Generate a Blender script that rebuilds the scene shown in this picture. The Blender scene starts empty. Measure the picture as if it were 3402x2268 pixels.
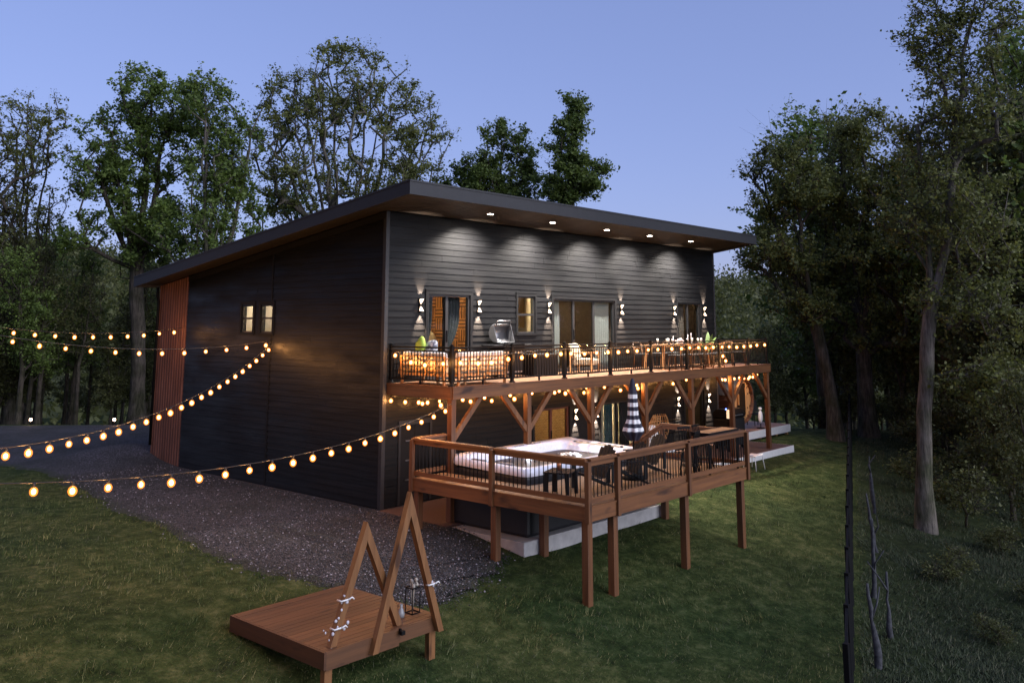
import bpy, bmesh, math, random
import numpy as np
from mathutils import Vector, Matrix

sc = bpy.context.scene
COL = sc.collection
R = math.radians

# ------------------------------------------------------------------ camera
cam_d = bpy.data.cameras.new("camera")
cam = bpy.data.objects.new("camera", cam_d)
COL.objects.link(cam)
YAW, PITCH, ROLL = 0.8459, 0.1551, 0.0010
fw = Vector((math.sin(YAW) * math.cos(PITCH), math.cos(YAW) * math.cos(PITCH), math.sin(PITCH)))
rt = Vector((math.cos(YAW), -math.sin(YAW), 0.0))
up = rt.cross(fw)
rt, up = rt * math.cos(ROLL) + up * math.sin(ROLL), up * math.cos(ROLL) - rt * math.sin(ROLL)
CAM = Vector((-13.888, -16.339, 4.214))
m = Matrix((rt, up, -fw)).transposed().to_4x4()
m.translation = CAM
cam.matrix_world = m
cam_d.sensor_width = 36.0
cam_d.lens = 31.085
cam_d.shift_y = -0.1518
cam_d.clip_start = 0.2
cam_d.clip_end = 3000
sc.camera = cam

# ------------------------------------------------------------------ dusk sky and light
SUN_EL, SUN_ROT = 25.0, 172.0
w = bpy.data.worlds.new("World")
sc.world = w
w.use_nodes = True
nt = w.node_tree
nt.nodes.clear()
wo = nt.nodes.new("ShaderNodeOutputWorld")
bg = nt.nodes.new("ShaderNodeBackground")
sky = nt.nodes.new("ShaderNodeTexSky")
sky.sky_type = 'NISHITA'
sky.sun_disc = False
sky.sun_elevation = R(SUN_EL)
sky.sun_rotation = R(SUN_ROT)
sky.altitude = 300
sky.air_density = 1.0
sky.dust_density = 1.5
sky.ozone_density = 6.0
tint = nt.nodes.new("ShaderNodeMix")
tint.data_type = 'RGBA'
tint.blend_type = 'MULTIPLY'
tint.inputs[0].default_value = 1.0
tint.inputs[7].default_value = (1.80, 1.72, 2.45, 1)
gam = nt.nodes.new("ShaderNodeGamma")
gam.inputs[1].default_value = 0.5
nt.links.new(sky.outputs[0], gam.inputs[0])
nt.links.new(gam.outputs[0], tint.inputs[6])
nt.links.new(tint.outputs[2], bg.inputs[0])
bg.inputs[1].default_value = 0.15
nt.links.new(bg.outputs[0], wo.inputs[0])

sd = bpy.data.lights.new("sun", 'SUN')
sd.energy = 3.2
sd.angle = R(60)
sd.color = (0.90, 0.93, 1.0)
sun = bpy.data.objects.new("sun", sd)
COL.objects.link(sun)
sun.rotation_euler = Vector((-0.126, 0.897, -0.423)).to_track_quat('-Z', 'Y').to_euler()

sc.view_settings.view_transform = 'Standard'
sc.view_settings.look = 'None'
sc.view_settings.exposure = 0.0
sc.view_settings.gamma = 1.0
sc.render.engine = 'CYCLES'
sc.cycles.use_denoising = True
sc.cycles.max_bounces = 6
sc.cycles.diffuse_bounces = 3
sc.cycles.glossy_bounces = 3
sc.cycles.transmission_bounces = 4
sc.cycles.transparent_max_bounces = 12
sc.cycles.sample_clamp_indirect = 3.0
sc.cycles.caustics_reflective = False
sc.cycles.caustics_refractive = False

# ------------------------------------------------------------------ helpers
def tag(o, label=None, cat=None, group=None, kind=None):
    if label: o["label"] = label
    if cat: o["category"] = cat
    if group: o["group"] = group
    if kind: o["kind"] = kind
    return o

def empty(name, loc=(0, 0, 0), rz=0.0, label=None, cat=None, group=None):
    o = bpy.data.objects.new(name, None)
    o.empty_display_size = 0.1
    COL.objects.link(o)
    o.location = loc
    o.rotation_euler = (0, 0, rz)
    return tag(o, label, cat, group)

def origin_of(o):
    v = Vector((0, 0, 0))
    while o is not None:
        v = v + Vector(o.location)
        o = o.parent
    return v

def np_mesh(name, V, F, mat=None, smooth=False):
    """V (n,3), F (m,k) with constant k"""
    V = np.asarray(V, np.float32); F = np.asarray(F, np.int32)
    me = bpy.data.meshes.new(name)
    me.vertices.add(len(V)); me.vertices.foreach_set("co", V.ravel())
    k = F.shape[1]
    me.loops.add(F.size); me.loops.foreach_set("vertex_index", F.ravel())
    me.polygons.add(len(F))
    me.polygons.foreach_set("loop_start", np.arange(0, F.size, k, dtype=np.int32))
    me.polygons.foreach_set("loop_total", np.full(len(F), k, np.int32))
    if smooth:
        me.polygons.foreach_set("use_smooth", np.ones(len(F), bool))
    me.update(calc_edges=True)
    if mat: me.materials.append(mat)
    return me

def np_obj(name, V, F, mat, parent=None, smooth=False):
    V = np.asarray(V, np.float32)
    if parent is not None:
        V = V - np.array(origin_of(parent), np.float32)
    o = bpy.data.objects.new(name, np_mesh(name, V, F, mat, smooth))
    COL.objects.link(o)
    o.parent = parent
    return o

class MB:
    def __init__(s):
        s.v = []; s.f = []; s.sm = []
    def add(s, vs, fs, smooth=False):
        b = len(s.v)
        s.v += [tuple(p) for p in vs]
        s.f += [tuple(i + b for i in f) for f in fs]
        s.sm += [smooth] * len(fs)
        return s
    def hexa(s, P):
        return s.add(P, [(0, 3, 2, 1), (4, 5, 6, 7), (0, 1, 5, 4), (1, 2, 6, 5), (2, 3, 7, 6), (3, 0, 4, 7)])
    def box(s, x0, x1, y0, y1, z0, z1):
        x0, x1 = min(x0, x1), max(x0, x1); y0, y1 = min(y0, y1), max(y0, y1); z0, z1 = min(z0, z1), max(z0, z1)
        return s.hexa([(x0, y0, z0), (x1, y0, z0), (x1, y1, z0), (x0, y1, z0), (x0, y0, z1), (x1, y0, z1), (x1, y1, z1), (x0, y1, z1)])
    def bar(s, p, q, w, h=None, upv=(0, 0, 1)):
        h = h or w
        p = Vector(p); q = Vector(q); d = (q - p).normalized()
        u = Vector(upv)
        if abs(d.dot(u)) > 0.99: u = Vector((0, 1, 0))
        a = d.cross(u).normalized() * (w / 2); b = a.cross(d).normalized() * (h / 2)
        return s.hexa([p - a - b, p + a - b, p + a + b, p - a + b, q - a - b, q + a - b, q + a + b, q - a + b])
    def sweep(s, pts, rad, n=8, cap=True):
        pts = [Vector(p) for p in pts]
        if not hasattr(rad, '__len__'): rad = [rad] * len(pts)
        vs = []; u = None
        for i, p in enumerate(pts):
            d = (pts[min(i + 1, len(pts) - 1)] - pts[max(i - 1, 0)])
            d = d.normalized() if d.length > 1e-9 else Vector((0, 0, 1))
            if u is None:
                u = d.orthogonal().normalized()
            else:
                u = (u - d * u.dot(d))
                u = u.normalized() if u.length > 1e-6 else d.orthogonal().normalized()
            w_ = d.cross(u)
            for k in range(n):
                a = 2 * math.pi * k / n
                vs.append(p + (u * math.cos(a) + w_ * math.sin(a)) * rad[i])
        fs = []
        for i in range(len(pts) - 1):
            for k in range(n):
                fs.append((i * n + k, i * n + (k + 1) % n, (i + 1) * n + (k + 1) % n, (i + 1) * n + k))
        if cap:
            fs.append(tuple(reversed(range(n)))); fs.append(tuple((len(pts) - 1) * n + k for k in range(n)))
        return s.add(vs, fs, True)
    def tube(s, p, q, r0, r1=None, n=10):
        return s.sweep([p, q], [r0, r1 if r1 is not None else r0], n)
    def lathe(s, prof, c=(0, 0, 0), n=20, axis='z'):
        vs = []; fs = []
        for r, h in prof:
            for k in range(n):
                a = 2 * math.pi * k / n
                if axis == 'z': vs.append((c[0] + r * math.cos(a), c[1] + r * math.sin(a), c[2] + h))
                elif axis == 'y': vs.append((c[0] + r * math.cos(a), c[1] + h, c[2] + r * math.sin(a)))
                else: vs.append((c[0] + h, c[1] + r * math.cos(a), c[2] + r * math.sin(a)))
        for i in range(len(prof) - 1):
            for k in range(n):
                fs.append((i * n + k, i * n + (k + 1) % n, (i + 1) * n + (k + 1) % n, (i + 1) * n + k))
        fs.append(tuple(reversed(range(n)))); fs.append(tuple((len(prof) - 1) * n + k for k in range(n)))
        return s.add(vs, fs, True)
    def ball(s, c, r, n=10, sx=1, sy=1, sz=1):
        prof = []
        vs = []; fs = []
        m_ = max(5, n // 2 + 1)
        for i in range(m_ + 1):
            t = math.pi * i / m_
            rr = max(1e-4, math.sin(t)); h = -math.cos(t)
            for k in range(n):
                a = 2 * math.pi * k / n
                vs.append((c[0] + sx * r * rr * math.cos(a), c[1] + sy * r * rr * math.sin(a), c[2] + sz * r * h))
        for i in range(m_):
            for k in range(n):
                fs.append((i * n + k, i * n + (k + 1) % n, (i + 1) * n + (k + 1) % n, (i + 1) * n + k))
        return s.add(vs, fs, True)
    def quad(s, a, b, c, d):
        return s.add([a, b, c, d], [(0, 1, 2, 3)])
    def prism(s, poly, axis, lo, hi):
        """poly: list of 2D points in the plane normal to axis"""
        n = len(poly)
        def P(a, b, h):
            return {'x': (h, a, b), 'y': (a, h, b), 'z': (a, b, h)}[axis]
        vs = [P(a, b, lo) for a, b in poly] + [P(a, b, hi) for a, b in poly]
        fs = [tuple(range(n)), tuple(reversed(range(n, 2 * n)))]
        fs += [(i, i + n, (i + 1) % n + n, (i + 1) % n) for i in range(n)]
        return s.add(vs, fs)
    def build(s, name, mat, parent=None, local=False, bevel=0.0, fix=True):
        o_ = Vector((0, 0, 0)) if (parent is None or local) else origin_of(parent)
        me = bpy.data.meshes.new(name)
        me.from_pydata([(p[0] - o_.x, p[1] - o_.y, p[2] - o_.z) for p in s.v], [], s.f)
        me.polygons.foreach_set("use_smooth", s.sm)
        if fix:
            b = bmesh.new(); b.from_mesh(me); bmesh.ops.recalc_face_normals(b, faces=b.faces); b.to_mesh(me); b.free()
        if mat: me.materials.append(mat)
        ob = bpy.data.objects.new(name, me)
        COL.objects.link(ob)
        ob.parent = parent
        if bevel:
            md = ob.modifiers.new("bevel", 'BEVEL'); md.width = bevel; md.segments = 2; md.limit_method = 'ANGLE'; md.angle_limit = R(40)
        return ob

def copy_tree(o, parent=None, loc=None, rz=None, label=None):
    c = o.copy(); COL.objects.link(c)
    if parent is not None: c.parent = parent
    if loc is not None: c.location = loc
    if rz is not None: c.rotation_euler = (0, 0, rz)
    if label: c["label"] = label
    for ch in list(o.children):
        copy_tree(ch, c)
    return c

# ------------------------------------------------------------------ materials
def new_mat(name):
    mt = bpy.data.materials.new(name); mt.use_nodes = True
    t = mt.node_tree
    return mt, t, t.nodes["Principled BSDF"]

def lnk(t, a, b): t.links.new(a, b)

def ramp(t, fac, stops):
    n = t.nodes.new("ShaderNodeValToRGB")
    e = n.color_ramp.elements
    while len(e) < len(stops): e.new(0.5)
    for i, (p, c) in enumerate(stops):
        e[i].position = p; e[i].color = (*c, 1)
    lnk(t, fac, n.inputs[0])
    return n.outputs[0]

def noise(t, scale, detail=4, rough=0.55, vec=None, stretch=None, coord='Object'):
    tc = t.nodes.new("ShaderNodeTexCoord")
    src = tc.outputs[coord]
    if stretch:
        mp = t.nodes.new("ShaderNodeMapping"); mp.inputs["Scale"].default_value = stretch
        lnk(t, src, mp.inputs[0]); src = mp.outputs[0]
    n = t.nodes.new("ShaderNodeTexNoise")
    n.inputs["Scale"].default_value = scale; n.inputs["Detail"].default_value = detail; n.inputs["Roughness"].default_value = rough
    lnk(t, src, n.inputs["Vector"])
    return n

def bump(t, b, height, strength=0.3, dist=0.01):
    n = t.nodes.new("ShaderNodeBump")
    n.inputs["Strength"].default_value = strength; n.inputs["Distance"].default_value = dist
    lnk(t, height, n.inputs["Height"]); lnk(t, n.outputs[0], b.inputs["Normal"])

def island_mul(t, col, lo=0.75, hi=1.2):
    g = t.nodes.new("ShaderNodeNewGeometry")
    mr = t.nodes.new("ShaderNodeMapRange"); mr.inputs[3].default_value = lo; mr.inputs[4].default_value = hi
    lnk(t, g.outputs["Random Per Island"], mr.inputs[0])
    mx = t.nodes.new("ShaderNodeMix"); mx.data_type = 'RGBA'; mx.blend_type = 'MULTIPLY'; mx.inputs[0].default_value = 1
    lnk(t, col, mx.inputs[6])
    cb = t.nodes.new("ShaderNodeCombineColor")
    for i in range(3): lnk(t, mr.outputs[0], cb.inputs[i])
    lnk(t, cb.outputs[0], mx.inputs[7])
    return mx.outputs[2]

def plain(name, col, rough=0.5, metal=0.0, var=0.12, scale=8, bmp=0.08, spec=0.5):
    mt, t, b = new_mat(name)
    n = noise(t, scale)
    c = ramp(t, n.outputs[0], [(0.3, tuple(x * (1 - var) for x in col)), (0.7, tuple(min(1, x * (1 + var)) for x in col))])
    lnk(t, c, b.inputs["Base Color"])
    b.inputs["Roughness"].default_value = rough; b.inputs["Metallic"].default_value = metal
    b.inputs["Specular IOR Level"].default_value = spec
    if bmp: bump(t, b, n.outputs[0], bmp, 0.01)
    return mt

def wood(name, dark, light, axis='x', rough=0.55, island=True, knots=True):
    mt, t, b = new_mat(name)
    st = {'x': (0.35, 7, 7), 'y': (7, 0.35, 7), 'z': (7, 7, 0.35)}[axis]
    n = noise(t, 2.2, 6, 0.6, stretch=st)
    c = ramp(t, n.outputs[0], [(0.28, dark), (0.72, light)])
    if knots:
        n2 = noise(t, 1.6, 2, 0.5, stretch={'x': (.8, 3, 3), 'y': (3, .8, 3), 'z': (3, 3, .8)}[axis])
        k = ramp(t, n2.outputs[0], [(0.27, (0.28, 0.22, 0.20)), (0.37, (1, 1, 1))])
        mx = t.nodes.new("ShaderNodeMix"); mx.data_type = 'RGBA'; mx.blend_type = 'MULTIPLY'; mx.inputs[0].default_value = 1
        lnk(t, c, mx.inputs[6]); lnk(t, k, mx.inputs[7]); c = mx.outputs[2]
    if island: c = island_mul(t, c, 0.62, 1.32)
    lnk(t, c, b.inputs["Base Color"])
    b.inputs["Roughness"].default_value = rough
    bump(t, b, n.outputs[0], 0.25, 0.006)
    return mt

def emit(name, col, strength):
    mt, t, b = new_mat(name)
    b.inputs["Base Color"].default_value = (*col, 1)
    b.inputs["Emission Color"].default_value = (*col, 1)
    b.inputs["Emission Strength"].default_value = strength
    return mt

def glass(name, tint_=(0.8, 0.84, 0.85), fac=None):
    mt, t, b = new_mat(name)
    out = t.nodes["Material Output"]
    t.nodes.remove(b)
    tr = t.nodes.new("ShaderNodeBsdfTransparent"); tr.inputs[0].default_value = (*tint_, 1)
    gl = t.nodes.new("ShaderNodeBsdfGlossy"); gl.inputs["Roughness"].default_value = 0.02
    lw = t.nodes.new("ShaderNodeLayerWeight"); lw.inputs[0].default_value = 0.3
    pw = t.nodes.new("ShaderNodeMath"); pw.operation = 'POWER'; pw.inputs[1].default_value = 2.6
    lnk(t, lw.outputs["Facing"], pw.inputs[0])
    fr = t.nodes.new("ShaderNodeMapRange"); fr.inputs[3].default_value = 0.03; fr.inputs[4].default_value = 0.55
    lnk(t, pw.outputs[0], fr.inputs[0])
    mx = t.nodes.new("ShaderNodeMixShader")
    lnk(t, fr.outputs[0], mx.inputs[0]); lnk(t, tr.outputs[0], mx.inputs[1]); lnk(t, gl.outputs[0], mx.inputs[2])
    lnk(t, mx.outputs[0], out.inputs[0])
    return mt

M = {}
def siding_mat():
    mt, t, b = new_mat("charcoal lap siding")
    n = noise(t, 1.5, 6, 0.62, stretch=(0.5, 0.5, 9))
    n2 = noise(t, 0.9, 3, 0.5, stretch=(0.8, 0.8, 3))
    c = ramp(t, n.outputs[0], [(0.3, (0.0052, 0.0052, 0.0057)), (0.7, (0.0098, 0.0098, 0.0104))])
    c = island_mul(t, c, 0.82, 1.15)
    lnk(t, c, b.inputs["Base Color"])
    rr = ramp(t, n2.outputs[0], [(0.3, (0.38, 0.38, 0.38)), (0.7, (0.62, 0.62, 0.62))])
    lnk(t, rr, b.inputs["Roughness"])
    b.inputs["Specular IOR Level"].default_value = 0.16
    ad = t.nodes.new("ShaderNodeMath"); ad.operation = 'ADD'
    lnk(t, n.outputs[0], ad.inputs[0]); lnk(t, n2.outputs[0], ad.inputs[1])
    bump(t, b, ad.outputs[0], 0.55, 0.012)
    return mt
M['siding'] = siding_mat()
M['trim'] = plain("charcoal trim", (0.008, 0.008, 0.0087), 0.65, spec=.2)
M['fascia'] = plain("charcoal fascia", (0.018, 0.018, 0.0205), 0.6, bmp=0.03)
M['roof'] = plain("dark metal roof", (0.02, 0.022, 0.024), 0.5, 0.2)
M['black'] = plain("black metal", (0.005, 0.005, 0.0055), 0.6, spec=.12)
M['blackm'] = plain("black plastic", (0.007, 0.007, 0.008), 0.65, spec=.25)
M['frame'] = plain("black window frame", (0.018, 0.018, 0.019), 0.4)
M['soffit'] = wood("brown soffit boards", (0.018, 0.015, 0.0135), (0.038, 0.031, 0.027), 'y', 0.5, knots=False)
WD, WL = (0.078, 0.028, 0.0085), (0.185, 0.071, 0.022)
M['wood_x'] = wood("stained pine lengthwise x", WD, WL, 'x')
M['wood_y'] = wood("stained pine lengthwise y", WD, WL, 'y')
M['wood_z'] = wood("stained pine upright", WD, WL, 'z')
M['deck_x'] = wood("deck boards x", (0.17, 0.085, 0.035), (0.31, 0.165, 0.075), 'x')
M['deck_y'] = wood("deck boards y", (0.15, 0.066, 0.026), (0.27, 0.125, 0.052), 'y')
M['stage_x'] = wood("reddish platform boards", (0.064, 0.025, 0.009), (0.128, 0.052, 0.019), 'x')
M['slat'] = wood("oiled slat wood", (0.30, 0.14, 0.05), (0.52, 0.27, 0.11), 'x')
M['chairwood'] = wood("brown chair wood", (0.085, 0.036, 0.012), (0.17, 0.075, 0.028), 'z')
M['cedar'] = wood("pale cedar", (0.34, 0.17, 0.06), (0.58, 0.33, 0.13), 'z')
M['stave'] = wood("dark cedar staves", (0.07, 0.03, 0.018), (0.14, 0.06, 0.035), 'y')
M['patio'] = plain("brown coated patio", (0.075, 0.038, 0.027), 0.8, var=0.25, scale=30, bmp=0.3)
M['concrete'] = plain("pale concrete", (0.40, 0.385, 0.38), 0.85, var=0.14, scale=5, bmp=0.3)
M['whiteboard'] = plain("white painted board", (0.72, 0.70, 0.68), 0.6, var=0.06)
M['acrylic'] = plain("pearl acrylic", (0.68, 0.69, 0.77), 0.22, var=0.08, scale=14, bmp=0.02)
M['spa_cab'] = plain("dark spa cabinet", (0.012, 0.012, 0.015), 0.5)
M['white'] = plain("white cotton", (0.72, 0.70, 0.68), 0.85, var=0.05, bmp=0.2)
M['cream'] = plain("cream linen", (0.58, 0.48, 0.33), 0.85, var=0.1, bmp=0.2)
M['lime'] = plain("lime fabric", (0.42, 0.58, 0.08), 0.8)
M['greyfab'] = plain("grey fabric", (0.10, 0.10, 0.11), 0.85)
M['sheer'] = plain("white sheer curtain", (0.70, 0.68, 0.63), 0.9, var=0.05)
def sheer_mat(name, col, k):
    mt, t, b = new_mat(name)
    b.inputs["Base Color"].default_value = (*col, 1); b.inputs["Roughness"].default_value = .9
    tl = t.nodes.new("ShaderNodeBsdfTranslucent"); tl.inputs[0].default_value = (*col, 1)
    mx = t.nodes.new("ShaderNodeMixShader"); mx.inputs[0].default_value = k
    lnk(t, b.outputs[0], mx.inputs[1]); lnk(t, tl.outputs[0], mx.inputs[2]); lnk(t, mx.outputs[0], t.nodes["Material Output"].inputs[0])
    return mt
M['sheer'] = sheer_mat("white sheer curtain", (.74, .71, .64), .6)
M['darkcur'] = plain("charcoal curtain", (0.045, 0.043, 0.042), 0.9)
M['teal'] = plain("teal curtain", (0.05, 0.11, 0.12), 0.85)
M['steel'] = plain("brushed steel", (0.36, 0.36, 0.37), 0.32, 0.9, var=0.06)
M['rattan'] = plain("honey rattan", (0.42, 0.22, 0.08), 0.6, var=0.2, scale=40)
M['navy'] = plain("navy canvas", (0.020, 0.018, 0.032), 0.8)
M['glass'] = glass("window glass")
M['clear'] = glass("clear glass", (0.93, 0.93, 0.93))
def bark_mat(name, col):
    mt, t, b = new_mat(name)
    n = noise(t, 2.4, 8, 0.75, stretch=(5, 5, .7)); n2 = noise(t, 1.1, 4, .6)
    c = ramp(t, n.outputs[0], [(0.35, tuple(x * .28 for x in col)), (0.55, col), (0.75, tuple(x * 1.7 for x in col))])
    d = ramp(t, n2.outputs[0], [(.38, (.55, .62, .42)), (.6, (1.1, 1.05, 1.0))])
    mx = t.nodes.new("ShaderNodeMix"); mx.data_type = 'RGBA'; mx.blend_type = 'MULTIPLY'; mx.inputs[0].default_value = 1
    lnk(t, c, mx.inputs[6]); lnk(t, d, mx.inputs[7]); lnk(t, mx.outputs[2], b.inputs["Base Color"])
    b.inputs["Roughness"].default_value = .95; b.inputs["Specular IOR Level"].default_value = .15
    bump(t, b, n.outputs[0], 1.0, 0.05)
    return mt
M['bark'] = bark_mat("grey brown bark", (0.082, 0.070, 0.060))
M['barkp'] = bark_mat("pale bark", (0.135, 0.122, 0.110))
M['weather'] = plain("weathered grey wood", (0.040, 0.040, 0.046), 0.9, var=0.6, scale=9, bmp=0.8)
def glow(name, col, strength, clear):
    mt, t, b = new_mat(name)
    out = t.nodes["Material Output"]; t.nodes.remove(b)
    tr = t.nodes.new("ShaderNodeBsdfTransparent"); tr.inputs[0].default_value = (*clear, 1)
    em = t.nodes.new("ShaderNodeEmission"); em.inputs[0].default_value = (*col, 1); em.inputs[1].default_value = strength
    ad = t.nodes.new("ShaderNodeAddShader")
    lnk(t, tr.outputs[0], ad.inputs[0]); lnk(t, em.outputs[0], ad.inputs[1]); lnk(t, ad.outputs[0], out.inputs[0])
    return mt
M['bulb'] = glow("bulb filament", (1.0, 0.47, 0.19), 6.5, (1, 1, 1))
M['socket'] = plain("black socket", (0.01, 0.01, 0.01), 0.5)
M['cord'] = plain("black cord", (0.02, 0.017, 0.014), 0.5)
M['led'] = emit("led disc", (1.0, 0.88, 0.76), 60.0)
M['sconce_e'] = emit("lit sconce", (1.0, 0.72, 0.48), 7.0)

M['bulb_glass'] = glow("bulb glass with halo glow", (1.0, 0.27, 0.035), 1.0, (1.0, .95, .88))  # orange emission in the glass itself stands in for a halo ring

def leaf_mat(name, a, b_, c_):
    mt, t, b = new_mat(name)
    g = t.nodes.new("ShaderNodeNewGeometry")
    n = noise(t, 0.45, 3, 0.6)
    ad = t.nodes.new("ShaderNodeMath"); ad.operation = 'MULTIPLY_ADD'; ad.inputs[1].default_value = 0.45
    lnk(t, g.outputs["Random Per Island"], ad.inputs[0])
    s2 = t.nodes.new("ShaderNodeMath"); s2.operation = 'MULTIPLY'; s2.inputs[1].default_value = 0.62
    lnk(t, n.outputs[0], s2.inputs[0]); lnk(t, s2.outputs[0], ad.inputs[2])
    c = ramp(t, ad.outputs[0], [(0.15, a), (0.5, b_), (0.9, c_)])
    lnk(t, c, b.inputs["Base Color"])
    b.inputs["Roughness"].default_value = 0.6
    out = t.nodes["Material Output"]
    tl = t.nodes.new("ShaderNodeBsdfTranslucent"); lnk(t, c, tl.inputs[0])
    mx = t.nodes.new("ShaderNodeMixShader"); mx.inputs[0].default_value = 0.42
    lnk(t, b.outputs[0], mx.inputs[1]); lnk(t, tl.outputs[0], mx.inputs[2]); lnk(t, mx.outputs[0], out.inputs[0])
    return mt
M['leaf_green'] = leaf_mat("fresh green leaves", (0.040, 0.070, 0.011), (0.100, 0.155, 0.025), (0.190, 0.250, 0.052))
M['leaf_olive'] = leaf_mat("olive spring leaves", (0.052, 0.064, 0.015), (0.120, 0.138, 0.030), (0.210, 0.215, 0.055))
M['leaf_dark'] = leaf_mat("dark evergreen leaves", (0.036, 0.062, 0.010), (0.088, 0.130, 0.022), (0.160, 0.205, 0.042))
M['leaf_wood'] = leaf_mat("woodland leaves", (0.036, 0.042, 0.012), (0.082, 0.092, 0.023), (0.140, 0.142, 0.040))

# ------------------------------------------------------------------ ground
def Gv(x, y):
    x = np.asarray(x, float); y = np.asarray(y, float)
    s = np.maximum(0, -y - 1.5)
    z = -.03 * np.minimum(s, 1.5) - .165 * np.maximum(0, s - 1.5) + np.where(s > 8, .03 * (s - 8), 0)
    z = z - .012 * np.clip(x - 16, 0, 60)
    z = z + .42 * np.exp(-(((x + .2) / 1.8) ** 2 + ((y - 12.2) / 1.7) ** 2))
    z = z + .35 * np.exp(-(((x + 13) / 4.) ** 2 + ((y + 1) / 6.) ** 2))
    z = z - .17 * np.clip((x - 8.5) / 4, 0, 1) * np.clip((-y - 1.3) / .9, 0, 1)
    q = .755 * x + .656 * y
    z = z - .12 * np.clip(q - 17.4, 0, 45)
    z = np.maximum(z, -9.0)
    return z
def G(x, y): return float(Gv(x, y))
def hum(x, y):
    return .03 * np.sin(1.1 * x + .7 * y) * np.sin(.8 * y - .5 * x) + .02 * np.sin(2.3 * x - 1.7 * y + 1)
def right_of_fence(x, y): return (x - .36) * .353 - (y + 10.63) * .9357
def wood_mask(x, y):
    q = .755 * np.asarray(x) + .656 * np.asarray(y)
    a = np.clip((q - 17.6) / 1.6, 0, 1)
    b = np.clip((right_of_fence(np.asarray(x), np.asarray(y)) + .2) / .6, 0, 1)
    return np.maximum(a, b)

def axis_pts(lo, hi, step, far):
    a = np.arange(lo, hi + step / 2, step)
    l = []; v = lo; st = step
    while v > -far:
        st *= 1.35; v -= st; l.append(v)
    r = []; v = hi; st = step
    while v < far:
        st *= 1.35; v += st; r.append(v)
    return np.r_[l[::-1], a, r]
def grid_mesh(xs, ys, zf):
    X, Y = np.meshgrid(xs, ys, indexing='ij')
    Z = zf(X, Y)
    V = np.stack([X.ravel(), Y.ravel(), Z.ravel()], 1)
    n, m_ = X.shape
    i = np.arange(n * m_).reshape(n, m_)
    F = np.stack([i[:-1, :-1].ravel(), i[1:, :-1].ravel(), i[1:, 1:].ravel(), i[:-1, 1:].ravel()], 1)
    return V, F

def lawn_mat():
    mt, t, b = new_mat("mown lawn and woodland floor")
    n1 = noise(t, 3.0, 7, 0.78)
    n2 = noise(t, 0.35, 3, 0.55)
    n3 = noise(t, 26, 3, 0.7, stretch=(1, .35, 1))
    g = ramp(t, n1.outputs[0], [(0.30, (0.008, 0.014, 0.005)), (0.5, (0.036, 0.053, 0.017)), (0.70, (0.112, 0.120, 0.056))])
    s = ramp(t, n2.outputs[0], [(0.36, (0.62, 0.76, 0.60)), (0.64, (1.35, 1.20, 1.0))])
    mx = t.nodes.new("ShaderNodeMix"); mx.data_type = 'RGBA'; mx.blend_type = 'MULTIPLY'; mx.inputs[0].default_value = 1
    lnk(t, g, mx.inputs[6]); lnk(t, s, mx.inputs[7])
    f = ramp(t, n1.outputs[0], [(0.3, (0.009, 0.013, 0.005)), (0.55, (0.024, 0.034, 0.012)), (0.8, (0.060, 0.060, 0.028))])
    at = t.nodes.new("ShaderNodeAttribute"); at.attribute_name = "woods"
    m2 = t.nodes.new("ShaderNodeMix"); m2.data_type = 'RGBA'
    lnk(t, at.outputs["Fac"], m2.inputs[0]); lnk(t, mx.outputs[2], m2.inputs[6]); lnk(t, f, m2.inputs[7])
    lnk(t, m2.outputs[2], b.inputs["Base Color"])
    b.inputs["Roughness"].default_value = 0.95
    b.inputs["Specular IOR Level"].default_value = 0.1
    ad = t.nodes.new("ShaderNodeMath"); ad.operation = 'ADD'
    lnk(t, n1.outputs[0], ad.inputs[0]); lnk(t, n3.outputs[0], ad.inputs[1])
    bump(t, b, ad.outputs[0], 0.9, 0.05)
    return mt
M['lawn'] = lawn_mat()
V, F = grid_mesh(axis_pts(-24, 34, .5, 1600), axis_pts(-20, 34, .5, 1600), lambda X, Y: Gv(X, Y) + hum(X, Y) * np.clip((-Y - 3) / 2 + np.clip(-X - 5, 0, 2), 0, 1) - .03)
gro = np_obj("ground", V, F, M['lawn'], smooth=True)
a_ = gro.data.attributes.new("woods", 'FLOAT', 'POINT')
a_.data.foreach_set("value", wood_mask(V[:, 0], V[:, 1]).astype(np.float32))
tag(gro, kind="structure")

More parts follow.
